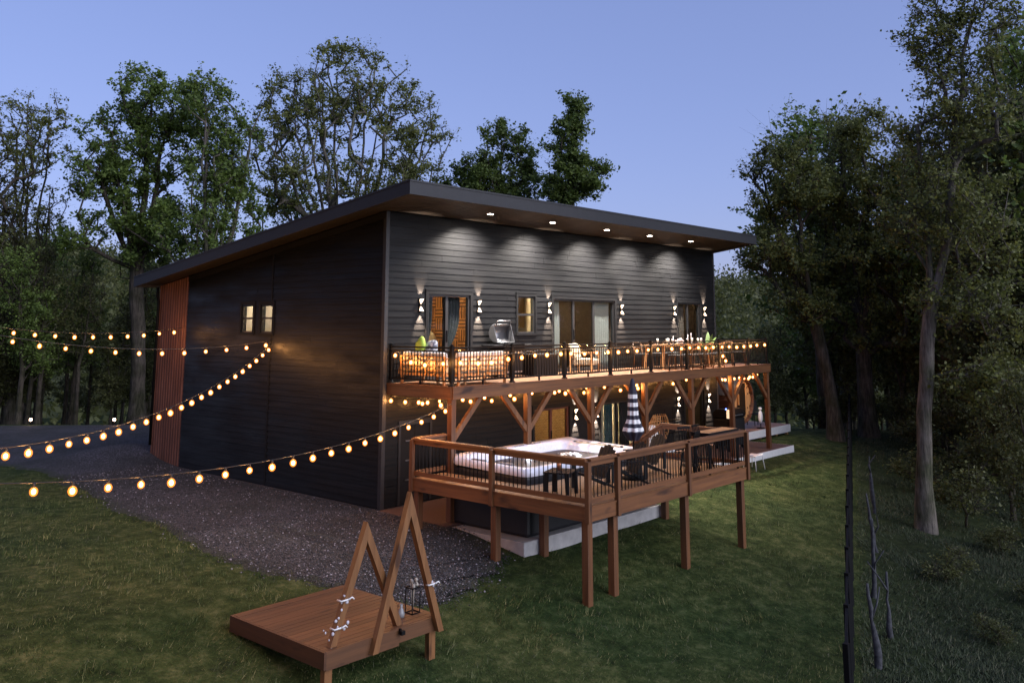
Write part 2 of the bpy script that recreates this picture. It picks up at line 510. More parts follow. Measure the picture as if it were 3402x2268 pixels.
def gravel_mat():
    mt, t, b = new_mat("grey gravel")
    v = t.nodes.new("ShaderNodeTexVoronoi"); v.inputs["Scale"].default_value = 48
    tc = t.nodes.new("ShaderNodeTexCoord"); lnk(t, tc.outputs['Object'], v.inputs['Vector'])
    n = noise(t, 0.55, 5, 0.65)
    sep = t.nodes.new("ShaderNodeSeparateColor"); lnk(t, v.outputs["Color"], sep.inputs[0])
    c = ramp(t, sep.outputs[0], [(0.1, (0.008, 0.0075, 0.008)), (0.62, (0.024, 0.0225, 0.0245)), (0.97, (0.13, 0.122, 0.135))])
    d = ramp(t, n.outputs[0], [(0.36, (0.45, 0.46, 0.36)), (0.60, (1.1, 1.05, 1.08))])
    mx = t.nodes.new("ShaderNodeMix"); mx.data_type = 'RGBA'; mx.blend_type = 'MULTIPLY'; mx.inputs[0].default_value = 1
    lnk(t, c, mx.inputs[6]); lnk(t, d, mx.inputs[7])
    at = t.nodes.new("ShaderNodeAttribute"); at.attribute_name = "edge"
    n3 = noise(t, 3.5, 5, .7)
    sm = t.nodes.new("ShaderNodeMath"); sm.operation = 'ADD'; lnk(t, at.outputs["Fac"], sm.inputs[0]); lnk(t, n3.outputs[0], sm.inputs[1])
    ef = ramp(t, sm.outputs[0], [(.62, (1, 1, 1)), (.84, (0, 0, 0))])
    gcol = ramp(t, n3.outputs[0], [(.3, (0.010, 0.014, 0.006)), (.7, (0.036, 0.040, 0.019))])
    m3 = t.nodes.new("ShaderNodeMix"); m3.data_type = 'RGBA'
    lnk(t, ef, m3.inputs[0]); lnk(t, mx.outputs[2], m3.inputs[6]); lnk(t, gcol, m3.inputs[7])
    lnk(t, m3.outputs[2], b.inputs["Base Color"])
    b.inputs["Roughness"].default_value = 0.85
    bump(t, b, v.outputs["Distance"], 0.9, 0.02)
    return mt
M['gravel'] = gravel_mat()
rng = np.random.default_rng(7)
pairs = [((-9, 34), (5.5, 20)), ((-9, 24), (3, 17)), ((-6, 17), (1.5, 13.5)), ((-3.4, 14), (.3, 11.6)), ((-3.13, 11), (.05, 10.5)), ((-3.33, 8.8), (.05, 9)),
         ((-3.76, 5.74), (.05, 6)), ((-4.32, 1.31), (.05, 1.5)), ((-4.65, -.92), (-.05, -1)), ((-4.7, -2.43), (-.05, -2.6)), ((-4.4, -3.4), (-.25, -3.9)), ((-4.2, -4.2), (-1.3, -4.65)), ((-3.9, -4.75), (-3.0, -4.9))]
P_ = np.array(pairs, float)
tt = np.linspace(0, len(P_) - 1, 240)
Lc = np.stack([np.interp(tt, np.arange(len(P_)), P_[:, 0, k]) for k in (0, 1)], 1)
Rc = np.stack([np.interp(tt, np.arange(len(P_)), P_[:, 1, k]) for k in (0, 1)], 1)
jit = np.convolve(rng.normal(0, 1, 260), np.ones(5) / 5, 'same')[:240]
jit2 = np.convolve(rng.normal(0, 1, 260), np.ones(5) / 5, 'same')[:240]
Lc[:, 0] += jit * .22
Rc[:, 1] += np.where(Rc[:, 1] < -3, jit2 * .25, 0)
S_ = np.linspace(0, 1, 26)
GX = Lc[:, None, :] * (1 - S_)[None, :, None] + Rc[:, None, :] * S_[None, :, None]
gz = Gv(GX[..., 0], GX[..., 1]) + .006
gz[:, 0] -= .05; gz[:, -1] -= .01
V = np.concatenate([GX, gz[..., None]], 2).reshape(-1, 3)
i_ = np.arange(240 * 26).reshape(240, 26)
F = np.stack([i_[:-1, :-1].ravel(), i_[1:, :-1].ravel(), i_[1:, 1:].ravel(), i_[:-1, 1:].ravel()], 1)
grv = np_obj("gravel_drive", V, F, M['gravel'], smooth=True)
wid_ = np.linalg.norm(Rc - Lc, axis=1)
ed = np.minimum(S_[None, :] * wid_[:, None] / 1.0, 1)
ed = np.where((GX[..., 1] < -2.4), np.minimum(ed, np.minimum((1 - S_)[None, :] * wid_[:, None], (GX[..., 1] + 5.05) * .9) / 1.6), ed)
grv.data.attributes.new("edge", 'FLOAT', 'POINT').data.foreach_set("value", np.clip(ed, 0, 1).astype(np.float32).ravel())
tag(grv, kind="structure")

# loose stones lying on the drive (nobody could count them)
n = 42000
k = rng.integers(90, 239, n); s_ = rng.random(n)
base = Lc[k] * (1 - s_)[:, None] + Rc[k] * s_[:, None] + rng.normal(0, .16, (n, 2))
base[:, 0] = np.where((base[:, 1] > -2.3) & (base[:, 0] > -.2), -.2 - rng.random(n) * .4, base[:, 0])
sz = .005 + .020 * rng.random(n) ** 4
oct_ = np.array([(1, 0, 0), (-1, 0, 0), (0, 1, 0), (0, -1, 0), (0, 0, .7), (0, 0, -.7)], float)
of = np.array([(0, 2, 4), (2, 1, 4), (1, 3, 4), (3, 0, 4), (2, 0, 5), (1, 2, 5), (3, 1, 5), (0, 3, 5)])
th = rng.random(n) * 6.28
rot = np.stack([np.stack([np.cos(th), -np.sin(th)], 1), np.stack([np.sin(th), np.cos(th)], 1)], 1)
Vs = oct_[None] * sz[:, None, None] * (0.7 + .6 * rng.random((n, 6, 1)))
Vs[..., :2] = np.einsum('nij,nkj->nki', rot, Vs[..., :2])
Vs[..., :2] += base[:, None]; Vs[..., 2] += (Gv(base[:, 0], base[:, 1]) + .008 + sz * .3)[:, None]
Fs = (of[None] + 6 * np.arange(n)[:, None, None]).reshape(-1, 3)
M['stone'] = None
mt, t, b = new_mat("loose stone")
g_ = t.nodes.new("ShaderNodeNewGeometry")
lnk(t, ramp(t, g_.outputs["Random Per Island"], [(0, (0.012, 0.0115, 0.0125)), (0.8, (0.040, 0.038, 0.042)), (1, (0.30, 0.28, 0.31))]), b.inputs["Base Color"])
b.inputs["Roughness"].default_value = 0.8
tag(np_obj("gravel_stones", Vs.reshape(-1, 3), Fs, mt), kind="stuff")

# ------------------------------------------------------------------ the house
HL, HH, HD = 15.88, 6.92, 10.9
ZD = 2.844
house = empty("house", (0, 0, 0), label="dark charcoal two storey house with a sloping flat roof and lap siding", cat="house")
OPEN_F = [(1.38, 2.88, 2.86, 4.96), (4.78, 5.52, 3.97, 4.99), (6.36, 9.44, 2.86, 4.95), (13.24, 14.78, 2.86, 4.97),
          (5.47, 7.05, 0.03, 1.86), (8.62, 10.55, 0.03, 1.84), (13.55, 14.85, 0.03, 1.90), (0.55, 1.49, 0.03, 1.84)]
OPEN_S = [(5.57, 6.16, 3.98, 4.76), (4.62, 5.21, 3.98, 4.76)]
def side_top(y): return 6.92 - .1355 * y

def cut(lo, hi, z0, z1, ops):
    iv = [(lo, hi)]
    for a, b_, c, d in ops:
        if min(z1, d) - max(z0, c) <= (z1 - z0) * .5: continue
        nv = []
        for p, q in iv:
            if b_ <= p or a >= q: nv.append((p, q)); continue
            if a > p: nv.append((p, a))
            if b_ < q: nv.append((b_, q))
        iv = nv
    return iv

rnd = random.Random(3)
CO = .156
mf = MB(); ms = MB()
z = 0.02
row = 0
while z < HH - .02:
    z1 = min(z + CO, HH)
    for a, b_ in cut(.07, HL - .07, z, z1, OPEN_F):
        xs = [a]; x = a + rnd.uniform(1.0, 3.6)
        while x < b_ - .3: xs.append(x); x += 3.66
        xs.append(b_)
        for p, q in zip(xs[:-1], xs[1:]):
            e = rnd.uniform(-.002, .002)
            mf.prism([(-.028 + e, z), (-.004, z), (-.004, z1 + .006), (-.012 + e, z1 + .006)], 'x', p + .0015, q - .0015)
    for a, b_ in cut(.07, 9.2, z, z1, OPEN_S):
        b2 = min(b_, (6.92 - .06 - z1) / .1355 + .45)
        if b2 - a < .05: continue
        xs = [a]; x = a + rnd.uniform(1.0, 3.6)
        while x < b2 - .3: xs.append(x); x += 3.66
        xs.append(b2)
        for p, q in zip(xs[:-1], xs[1:]):
            e = rnd.uniform(-.002, .002)
            ms.prism([(-.028 + e, z), (-.004, z), (-.004, z1 + .006), (-.012 + e, z1 + .006)], 'y', p + .0015, q - .0015)
    z = z1; row += 1
front_s = mf.build("front_siding", M['siding'], house)
# side boards: prism on axis y uses (a,h,b) with a = x
side_s = ms.build("side_siding", M['siding'], house)

def panel_cells(xs, zs, ops):
    out = []
    for a, b_ in zip(xs[:-1], xs[1:]):
        for c, d in zip(zs[:-1], zs[1:]):
            mx_, mz = (a + b_) / 2, (c + d) / 2
            if not any(o[0] < mx_ < o[1] and o[2] < mz < o[3] for o in ops): out.append((a, b_, c, d))
    return out
mw = MB()
xs = sorted({0.004, HL, *[o[0] for o in OPEN_F], *[o[1] for o in OPEN_F]})
zs = sorted({0.0, HH - .01, *[o[2] for o in OPEN_F], *[o[3] for o in OPEN_F]})
for a, b_, c, d in panel_cells(xs, zs, OPEN_F): mw.box(a, b_, -.003, .14, c, d)
ys = sorted({.14, 9.2, *[o[0] for o in OPEN_S], *[o[1] for o in OPEN_S]})
zs = sorted({0.0, 3.98, 4.76})
for a, b_, c, d in panel_cells(ys, zs, OPEN_S): mw.box(-.003, .14, a, b_, c, d)
mw.prism([(.14, 4.76), (10.88, 4.76), (10.88, side_top(10.88) - .01), (.14, side_top(.14) - .01)], 'x', -.003, .14)
mw.box(-.003, .14, 9.2, 10.88, -.4, 4.76)
mw.box(.14, HL - .14, 10.7, 10.88, -.4, 5.3)
mw.prism([(.14, 0), (10.88, -.4), (10.88, side_top(10.88) - .01), (.14, side_top(.14) - .01)], 'x', HL - .14, HL - .003)
mw.build("wall", M['trim'], house)
mfnd = MB()
mfnd.box(.02, HL, .02, 10.85, -.9, -.004)
mfnd.build("foundation", M['concrete'], house)
mc = MB()
mc.box(-.036, .07, -.036, .0, 0.0, HH - .005); mc.box(-.036, -.0, .0, .07, 0.0, HH - .02)
mc.build("corner_trim", M['fascia'], house)
mc = MB(); mc.box(HL - .07, HL + .03, -.036, .0, 0.0, HH - .005); mc.build("corner_trim", M['fascia'], house)
mseam = MB(); mseam.box(-.036, 0, 4.66, 4.72, 4.80, side_top(4.72) - .02); mseam.box(-.036, 0, 4.66, 4.72, 0.02, 3.90)
mseam.prism([(0.0, 6.90), (0.0, 6.74), (9.2, 5.49), (9.2, 5.65)], 'x', -.04, -.028)
mseam.build("side_trim", M['trim'], house)
# rusted corrugated panel at the rear end of the side wall
mr = MB(); y = 9.2
prof = []
while y < 10.89:
    prof += [(-.012, y), (-.012, y + .06), (-.038, y + .085), (-.038, y + .125)]
    y += .15
vs = []; fs = []
for i, (x_, y_) in enumerate(prof):
    vs += [(x_, y_, -.35), (x_, y_, side_top(y_) - .02)]
    if i: fs.append((2 * i - 2, 2 * i, 2 * i + 1, 2 * i - 1))
mr.add(vs, fs)
mt, t, b = new_mat("rusted corrugated steel")
n1 = noise(t, 3.0, 6, 0.7, stretch=(1, 1, .25))
lnk(t, ramp(t, n1.outputs[0], [(0.3, (0.06, 0.022, 0.014)), (0.55, (0.13, 0.052, 0.034)), (0.8, (0.20, 0.095, 0.068))]), b.inputs["Base Color"])
b.inputs["Roughness"].default_value = 0.7; b.inputs["Metallic"].default_value = 0.1
bump(t, b, n1.outputs[0], 0.2)
M['rust'] = mt
mr.build("rusted_panel", M['rust'], house, fix=False)
md = MB(); md.sweep([(-.12, 10.96, 5.35), (-.10, 10.98, 5.1), (-.07, 10.95, 4.9), (-.07, 10.95, .5)], .045, 8)
md.build("downspout", M['black'], house)

# roof, fascia, soffit
def roof_top(y): return 7.384 - .134 * (y + 1.754)
RX0, RX1, RY0, RY1 = -.873, HL + .02, -1.754, 11.05
roof = MB()
roof.prism([(RY0 + .005, roof_top(RY0) - .006), (RY1 - .005, roof_top(RY1) - .006), (RY1 - .005, side_top(RY1) + .07), (RY0 + .005, side_top(RY0) + .05)], 'x', RX0 + .035, RX1 - .035)
roof_o = roof.build("roof", M['roof'], house)
fa = MB()
fa.box(RX0, RX1, RY0 - .03, RY0, roof_top(RY0) - .316, roof_top(RY0) - .03)
fa.box(RX0 - .01, RX1 + .01, RY0 - .045, RY0 - .0, roof_top(RY0) - .03, roof_top(RY0) + .014)
fa.prism([(RY0, roof_top(RY0) - .316), (RY1, roof_top(RY1) - .316), (RY1, roof_top(RY1) - .03), (RY0, roof_top(RY0) - .03)], 'x', RX0, RX0 + .03)
fa.prism([(RY0, roof_top(RY0) - .03), (RY1, roof_top(RY1) - .03), (RY1, roof_top(RY1) + .014), (RY0, roof_top(RY0) + .014)], 'x', RX0 - .012, RX0 + .03)
fa.prism([(RY0, roof_top(RY0) - .316), (RY1, roof_top(RY1) - .316), (RY1, roof_top(RY1) + .012), (RY0, roof_top(RY0) + .012)], 'x', RX1 - .03, RX1)
fa.box(RX0 + .03, RX1 - .03, RY1 - .03, RY1, roof_top(RY1) - .316, roof_top(RY1) + .012)
fa.build("fascia", M['fascia'], roof_o)
so = MB(); x = RX0 + .035
def soff(y): return side_top(y) + .012
while x < RX1 - .05:
    x2 = min(x + .135, RX1 - .035)
    so.prism([(RY0 + .002, soff(RY0)), (-.035, soff(0)), (-.035, soff(0) + .02), (RY0 + .002, soff(RY0) + .02)], 'x', x + .004, x2 - .004)
    if x2 < .02:
        so.prism([(-.035, soff(0)), (RY1 - .04, soff(RY1)), (RY1 - .04, soff(RY1) + .02), (-.035, soff(0) + .02)], 'x', x + .004, min(x2 - .004, .0))
    x = x2
so.build("soffit", M['soffit'], roof_o)

# recessed lights
def spot(name, loc, direction, energy, angle, blend, col, parent, radius=.03):
    l = bpy.data.lights.new(name, 'SPOT'); l.energy = energy; l.spot_size = R(angle); l.spot_blend = blend; l.color = col; l.shadow_soft_size = radius
    o = bpy.data.objects.new(name, l); COL.objects.link(o)
    o.parent = parent; o.location = loc
    o.rotation_euler = Vector(direction).to_track_quat('-Z', 'Y').to_euler()
    return o
words = ["leftmost", "second", "middle", "fourth", "rightmost"]
for i, x in enumerate((2.78, 5.36, 7.96, 10.34, 12.90)):
    zc = soff(-.82)
    rl = empty("recessed_light", (x, -.82, zc), label=f"{words[i]} of the five round lit recessed lights under the front eave", cat="recessed light", group="recessed lights in the front soffit")
    a = MB(); a.lathe([(.075, -.014), (.10, -.014), (.105, .0), (.075, .0)], n=20); a.build("trim_ring", M['steel'], rl, local=True)
    a = MB(); a.lathe([(.001, -.0165), (.075, -.0165), (.075, -.009), (.001, -.009)], n=20); a.build("lens", M['led'], rl, local=True)
    spot("lamp", (0, 0, -.05), (0, .22, -1), 2600, 128, 1.0, (1.0, .92, .84), rl, .10)

# wall sconces: light thrown up and down the boards
def sconce(x, z, label, e=1.0):
    s = empty("wall_sconce", (x, -.03, z), label=label, cat="wall light", group="up and down wall lights on the front wall")
    a = MB(); a.box(-.055, .055, -.02, .01, -.16, .16); a.build("backplate", M['black'], s, local=True)
    a = MB()
    a.prism([(-.02, -.022), (-.02, .022), (-.058, .022), (-.058, -.022)], 'x', -.05, .05)
    a.build("shade", M['black'], s, local=True)
    for sg in (1, -1):
        a = MB(); a.prism([(-.02, .15 * sg), (-.02, .165 * sg), (-.095, .165 * sg), (-.095, .15 * sg)], 'x', -.05, .05)
        a.build("cap", M['black'], s, local=True)
        a = MB()
        a.add([(-.040, -.022, .135 * sg), (.040, -.022, .135 * sg), (.046, -.082, .148 * sg), (-.046, -.082, .148 * sg), (-.014, -.022, .035 * sg), (.014, -.022, .035 * sg)],
              [(0, 1, 2, 3), (0, 3, 4), (1, 5, 2), (3, 2, 5, 4), (0, 4, 5, 1)])
        a.build("diffuser", M['sconce_e'], s, local=True)
    for sg in (1, -1):
        spot("lamp", (0, -.085, .17 * sg), (0, .38, sg), (420 if sg > 0 else 560) * e, 56, .45, (1.0, .76, .56), s, .025)
    return s
for x, lb in ((1.11, "lit wall sconce left of the leftmost upper sliding door"), (3.19, "lit wall sconce between the leftmost upper door and the grill"), (6.12, "lit wall sconce between the kitchen window and the wide upper door"),
              (9.79, "lit wall sconce just right of the wide upper sliding door"), (12.99, "lit wall sconce left of the narrow dark upper door"), (15.06, "lit wall sconce at the upper right end of the wall")):
    sconce(x, 4.68, lb)
for x, lb in ((7.33, "lit wall sconce beside the lower brown framed door"), (8.36, "lit wall sconce half hidden behind a deck post"), (13.09, "lit wall sconce on the lower wall above the rattan chair"), (15.18, "lit wall sconce at the lower right end of the wall")):
    sconce(x, 1.61, lb)

# doors and windows
def casing(mb, x0, x1, z0, z1, w_=.09, sill=True):
    mb.box(x0 - w_, x0, -.045, .0, z0, z1 + w_); mb.box(x1, x1 + w_, -.045, .0, z0, z1 + w_)
    mb.box(x0 - w_ - .015, x1 + w_ + .015, -.052, .0, z1 + w_, z1 + w_ + .03)
    mb.box(x0, x1, -.045, .0, z1, z1 + w_)
    if sill: mb.box(x0 - w_, x1 + w_, -.055, .0, z0 - .06, z0)
def sliding_door(x0, x1, z0, z1, stiles, fr='frame', trim='trim', name="sliding_door"):
    mb = MB(); casing(mb, x0, x1, z0, z1, sill=False)
    d = mb.build(name, M[trim], house)
    f = MB(); w_ = .055
    f.box(x0, x0 + w_, .0, .09, z0, z1); f.box(x1 - w_, x1, .0, .09, z0, z1); f.box(x0 + w_, x1 - w_, .0, .09, z1 - w_, z1); f.box(x0 + w_, x1 - w_, .0, .09, z0, z0 + .08)
    for s_ in stiles: f.box(s_ - .045, s_ + .045, .015, .075, z0 + .08, z1 - w_)
    f.build("door_frame", M[fr], d)
    g = MB(); g.box(x0 + w_, x1 - w_, .042, .050, z0 + .08, z1 - w_); g.build("pane", M['glass'], d)
    h = MB(); s_ = stiles[0]; h.box(s_ - .02, s_ + .02, -.01, .014, z0 + .9, z0 + 1.2); h.build("handle", M['black'], d)
    return d
sliding_door(1.38, 2.88, 2.86, 4.96, [2.07])
sliding_door(6.36, 9.44, 2.86, 4.95, [7.36, 8.37])
sliding_door(13.24, 14.78, 2.86, 4.97, [13.98])
M['redframe'] = plain("red brown door frame", (0.10, 0.030, 0.018), 0.5)
sliding_door(5.47, 7.05, .03, 1.86, [6.26], 'redframe')
sliding_door(8.62, 10.55, .03, 1.84, [9.55])
sliding_door(13.55, 14.85, .03, 1.90, [14.2])
def window(x0, x1, z0, z1, side=False):
    mb = MB()
    if not side:
        casing(mb, x0, x1, z0, z1, .075)
        f = MB(); w_ = .04
        f.box(x0, x0 + w_, .0, .08, z0, z1); f.box(x1 - w_, x1, .0, .08, z0, z1); f.box(x0 + w_, x1 - w_, .0, .08, z1 - w_, z1); f.box(x0 + w_, x1 - w_, .0, .08, z0, z0 + w_)
        f.box(x0 + w_, x1 - w_, .005, .07, (z0 + z1) / 2 - .025, (z0 + z1) / 2 + .025)
        g = MB(); g.box(x0 + w_, x1 - w_, .038, .044, z0 + w_, z1 - w_)
    else:
        w_ = .075
        mb.box(-.045, 0, x0 - w_, x0, z0, z1 + w_); mb.box(-.045, 0, x1, x1 + w_, z0, z1 + w_); mb.box(-.045, 0, x0, x1, z1, z1 + w_); mb.box(-.055, 0, x0 - w_, x1 + w_, z0 - .06, z0)
        f = MB(); w_ = .04
        f.box(.0, .08, x0, x0 + w_, z0, z1); f.box(.0, .08, x1 - w_, x1, z0, z1); f.box(0, .08, x0 + w_, x1 - w_, z1 - w_, z1); f.box(0, .08, x0 + w_, x1 - w_, z0, z0 + w_)
        f.box(.005, .07, x0 + w_, x1 - w_, (z0 + z1) / 2 - .025, (z0 + z1) / 2 + .025)
        g = MB(); g.box(.038, .044, x0 + w_, x1 - w_, z0 + w_, z1 - w_)
    d = mb.build("window", M['trim'], house)
    f.build("window_frame", M['frame'], d); g.build("pane", M['glass'], d)
window(4.78, 5.52, 3.97, 4.99)
window(5.57, 6.16, 3.98, 4.76, True)
window(4.62, 5.21, 3.98, 4.76, True)
u = MB(); casing(u, .55, 1.49, .03, 1.84, .07, False)
sdoor = u.build("storage_door", M['frame'], house)
u = MB(); u.box(.55, 1.015, -.012, .03, .03, 1.84); u.box(1.025, 1.49, -.012, .03, .03, 1.84); u.build("door_leaf", M['blackm'], sdoor)
u = MB()
for zz in (.55, 1.0, 1.45): u.box(.72, .84, -.03, -.012, zz, zz + .03)
u.build("handle", M['steel'], sdoor)

# rooms behind the glass: floor, walls, ceiling, a lit ceiling lamp
M['room'] = plain("warm room wall", (0.55, 0.45, 0.33), 0.9, var=0.05)
M['roomdark'] = plain("brown room wall", (0.13, 0.09, 0.065), 0.8)
M['cabinet'] = wood("honey kitchen cabinet", (0.36, 0.22, 0.09), (0.55, 0.37, 0.17), 'z', knots=False)
mt, t, b = new_mat("carved wooden wall panel")
tc = t.nodes.new("ShaderNodeTexCoord"); sp_ = t.nodes.new("ShaderNodeSeparateXYZ"); lnk(t, tc.outputs["Object"], sp_.inputs[0])
sm_ = t.nodes.new("ShaderNodeMath"); lnk(t, sp_.outputs[0], sm_.inputs[0]); lnk(t, sp_.outputs[1], sm_.inputs[1])
mp = t.nodes.new("ShaderNodeCombineXYZ"); lnk(t, sm_.outputs[0], mp.inputs[0]); lnk(t, sp_.outputs[2], mp.inputs[1])
ck = t.nodes.new("ShaderNodeTexChecker"); ck.inputs["Scale"].default_value = 3.2; lnk(t, mp.outputs[0], ck.inputs[0])
bands = []
for ax_ in ('X', 'Y'):
    wv_ = t.nodes.new("ShaderNodeTexWave"); wv_.bands_direction = ax_; wv_.inputs["Scale"].default_value = 3.2; wv_.inputs["Distortion"].default_value = .6; lnk(t, mp.outputs[0], wv_.inputs[0]); bands.append(wv_)
mb_ = t.nodes.new("ShaderNodeMix"); lnk(t, ck.outputs["Fac"], mb_.inputs[0]); lnk(t, bands[0].outputs["Fac"], mb_.inputs[2]); lnk(t, bands[1].outputs["Fac"], mb_.inputs[3])
n1 = noise(t, 7, 4, .6)
mxx = t.nodes.new("ShaderNodeMix"); mxx.data_type = 'RGBA'; mxx.blend_type = 'MULTIPLY'; mxx.inputs[0].default_value = .7
lnk(t, ramp(t, mb_.outputs[0], [(.12, (.05, .018, .008)), (.3, (.36, .14, .04)), (.8, (.50, .22, .07))]), mxx.inputs[6]); lnk(t, ramp(t, n1.outputs[0], [(.35, (.5, .42, .35)), (.6, (1, 1, 1))]), mxx.inputs[7])
lnk(t, mxx.outputs[2], b.inputs["Base Color"]); b.inputs["Roughness"].default_value = .6
M['carved'] = mt
mt, t, b = new_mat("warm brick wall")
br = t.nodes.new("ShaderNodeTexBrick"); br.inputs["Scale"].default_value = 5
br.inputs["Color1"].default_value = (0.50, 0.30, 0.14, 1); br.inputs["Color2"].default_value = (0.36, 0.20, 0.09, 1); br.inputs["Mortar"].default_value = (0.55, 0.45, 0.33, 1)
tc = t.nodes.new("ShaderNodeTexCoord"); sp_ = t.nodes.new("ShaderNodeSeparateXYZ"); lnk(t, tc.outputs["Object"], sp_.inputs[0])
sm_ = t.nodes.new("ShaderNodeMath"); lnk(t, sp_.outputs[0], sm_.inputs[0]); lnk(t, sp_.outputs[1], sm_.inputs[1])
mp = t.nodes.new("ShaderNodeCombineXYZ"); lnk(t, sm_.outputs[0], mp.inputs[0]); lnk(t, sp_.outputs[2], mp.inputs[1]); lnk(t, mp.outputs[0], br.inputs["Vector"]); lnk(t, br.outputs[0], b.inputs["Base Color"])
M['brick'] = mt
M['roomfloor'] = wood("room floor", (0.16, 0.09, 0.05), (0.28, 0.17, 0.10), 'x')
def room(x0, x1, y1, z0, z1, wall, back, e, col=(1.0, .74, .42), lx=None, ly=None, y0=.16):
    a = MB()
    a.box(x0 - .06, x0, y0, y1, z0, z1); a.box(x0 - .06, x1 + .06, y0, y1 + .06, z1, z1 + .05)
    a.box(x0 - .06, x1 + .06, y0 - .02, y0, z1 - .15, z1)
    rm = a.build("room_wall", wall, house)
    a = MB(); a.box(x0, x1, y1, y1 + .06, z0, z1); a.box(x1, x1 + .06, y0, y1 + .06, z0, z1); a.build("back_wall", back, rm)
    a = MB(); a.box(x0 - .06, x1 + .06, y0, y1 + .06, z0 - .05, z0); a.build("room_floor", M['roomfloor'], rm)
    lx = lx if lx is not None else (x0 + x1) / 2; ly = ly if ly is not None else (y0 + y1) / 2
    a = MB(); a.lathe([(.02, -.06), (.14, -.06), (.16, 0), (.02, 0)], (lx, ly, z1), 16)
    mm = emit("ceiling lamp glow", col, e)
    a.build("ceiling_lamp", mm, rm)
room(.7, 4.2, 3.4, 2.86, 5.3, M['roomdark'], M['carved'], 300, lx=2.6)
room(4.3, 6.15, 2.0, 2.86, 5.3, M['room'], M['room'], 420, (1.0, .80, .50))
room(6.25, 9.6, 4.0, 2.86, 5.3, M['roomdark'], M['roomdark'], 170, ly=2.2)
room(13.0, 15.2, 2.0, 2.86, 5.3, M['roomdark'], M['roomdark'], 40)
room(5.2, 7.9, 2.4, .02, 2.3, M['room'], M['brick'], 120, (1.0, .68, .32))
room(8.3, 10.9, 2.6, .02, 2.3, M['room'], M['room'], 520, (1.0, .82, .52))
room(13.3, 15.1, 1.6, .02, 2.3, M['roomdark'], M['roomdark'], 30)
a = MB(); a.box(.16, 2.2, 6.45, 6.5, 3.0, 5.3); a.box(.16, 2.2, 4.3, 4.35, 3.0, 5.3); a.box(2.2, 2.25, 4.3, 6.5, 3.0, 5.3); a.box(.16, 2.25, 4.3, 6.5, 5.3, 5.35); a.box(.16, 2.25, 4.3, 6.5, 2.95, 3.0); a.box(.16, 2.2, 5.36, 5.40, 3.0, 5.3)
rm = a.build("room_wall", M['room'], house)
a = MB(); a.lathe([(.02, -.06), (.14, -.06), (.16, 0), (.02, 0)], (1.2, 5.9, 5.3), 16); a.lathe([(.02, -.06), (.12, -.06), (.14, 0), (.02, 0)], (1.2, 4.85, 5.3), 16)
a.build("ceiling_lamp", emit("side room lamp", (1.0, .86, .66), 330), rm)

def curtain(x0, x1, z0, z1, y, mat, label, pinch=None, seed=0):
    rr = random.Random(seed); a = MB()
    n_ = max(10, int((x1 - x0) / .018)); rows = 10
    vs = []; fs = []
    for j in range(rows + 1):
        tz = j / rows; zz = z1 + (z0 - z1) * tz
        for i in range(n_ + 1):
            s = i / n_
            lo, hi = x0, x1
            if pinch:
                k = math.sin(math.pi * min(1, tz / .85)) if tz < .85 else 0.0
                k = math.exp(-((tz - .72) / .25) ** 2)
                if pinch == 'l': hi = x1 - (x1 - x0) * .62 * k
                else: lo = x0 + (x1 - x0) * .62 * k
            xx = lo + (hi - lo) * s
            yy = y + .028 * math.sin(2 * math.pi * s * max(3, (x1 - x0) / .11) + seed + .6 * math.sin(3 * tz))
            vs.append((xx, yy, zz))
    for j in range(rows):
        for i in range(n_):
            b0 = j * (n_ + 1) + i
            fs.append((b0, b0 + 1, b0 + n_ + 2, b0 + n_ + 1))
    a.add(vs, fs, True)
    o = a.build("curtain", mat, fix=False)
    md_ = o.modifiers.new("thickness", 'SOLIDIFY'); md_.thickness = .004
    return tag(o, label, "curtain", "curtains behind the glass doors")
curtain(1.40, 1.72, 2.9, 4.9, .17, M['darkcur'], "dark curtain at the left edge of the leftmost upper door", 'l', 1)
curtain(2.12, 2.70, 2.9, 4.9, .20, M['darkcur'], "dark curtain tied back in the right half of the leftmost upper door", 'l', 2)
curtain(6.42, 6.86, 2.9, 4.9, .17, M['sheer'], "narrow white curtain at the left of the wide upper door", None, 3)
curtain(8.44, 9.36, 2.9, 4.9, .17, M['sheer'], "broad white curtain at the right of the wide upper door", None, 4)
curtain(8.68, 9.06, .06, 1.8, .19, M['sheer'], "white mesh curtain in the lower sliding door", None, 5)
curtain(9.10, 9.50, .06, 1.8, .20, M['teal'], "teal curtain in the lower sliding door", None, 6)
curtain(9.66, 9.86, .06, 1.8, .22, M['cream'], "narrow cream curtain right of the teal curtain", None, 7)
curtain(9.95, 10.48, .06, 1.8, .22, M['darkcur'], "dark curtain at the right of the lower sliding door", None, 8)
curtain(13.32, 13.92, 2.9, 4.9, .17, M['roomdark'], "brown curtain closing the left half of the narrow upper door", None, 9)
# furniture glimpsed inside
bed = empty("bed", (3.1, 1.55, 2.86), label="bed heaped with large cream pillows behind the leftmost upper door", cat="bed")
a = MB(); a.box(-.9, .9, -.9, 1.1, .12, .5); a.build("mattress", M['cream'], bed, local=True, bevel=.05)
a = MB(); a.box(-.95, .95, 1.1, 1.18, 0, 1.15); a.build("headboard", M['black'], bed, local=True)
for px in (-.42, .42):
    a = MB(); a.ball((px, .8, .85), .42, 14, 1, .38, .85); a.build("pillow", M['cream'], bed, local=True)
lampo = empty("table_lamp", (3.62, .72, 3.45), label="slim glowing table lamp inside the leftmost upper door", cat="lamp")
a = MB(); a.lathe([(.05, 0), (.05, .4), (.02, .42)], n=12); a.build("lamp_shade", emit("lamp shade glow", (1, .62, .25), 9), lampo, local=True)
a = MB(); a.lathe([(.09, -.6), (.09, -.58), (.015, -.56), (.015, 0)], n=12); a.build("lamp_base", M['black'], lampo, local=True)
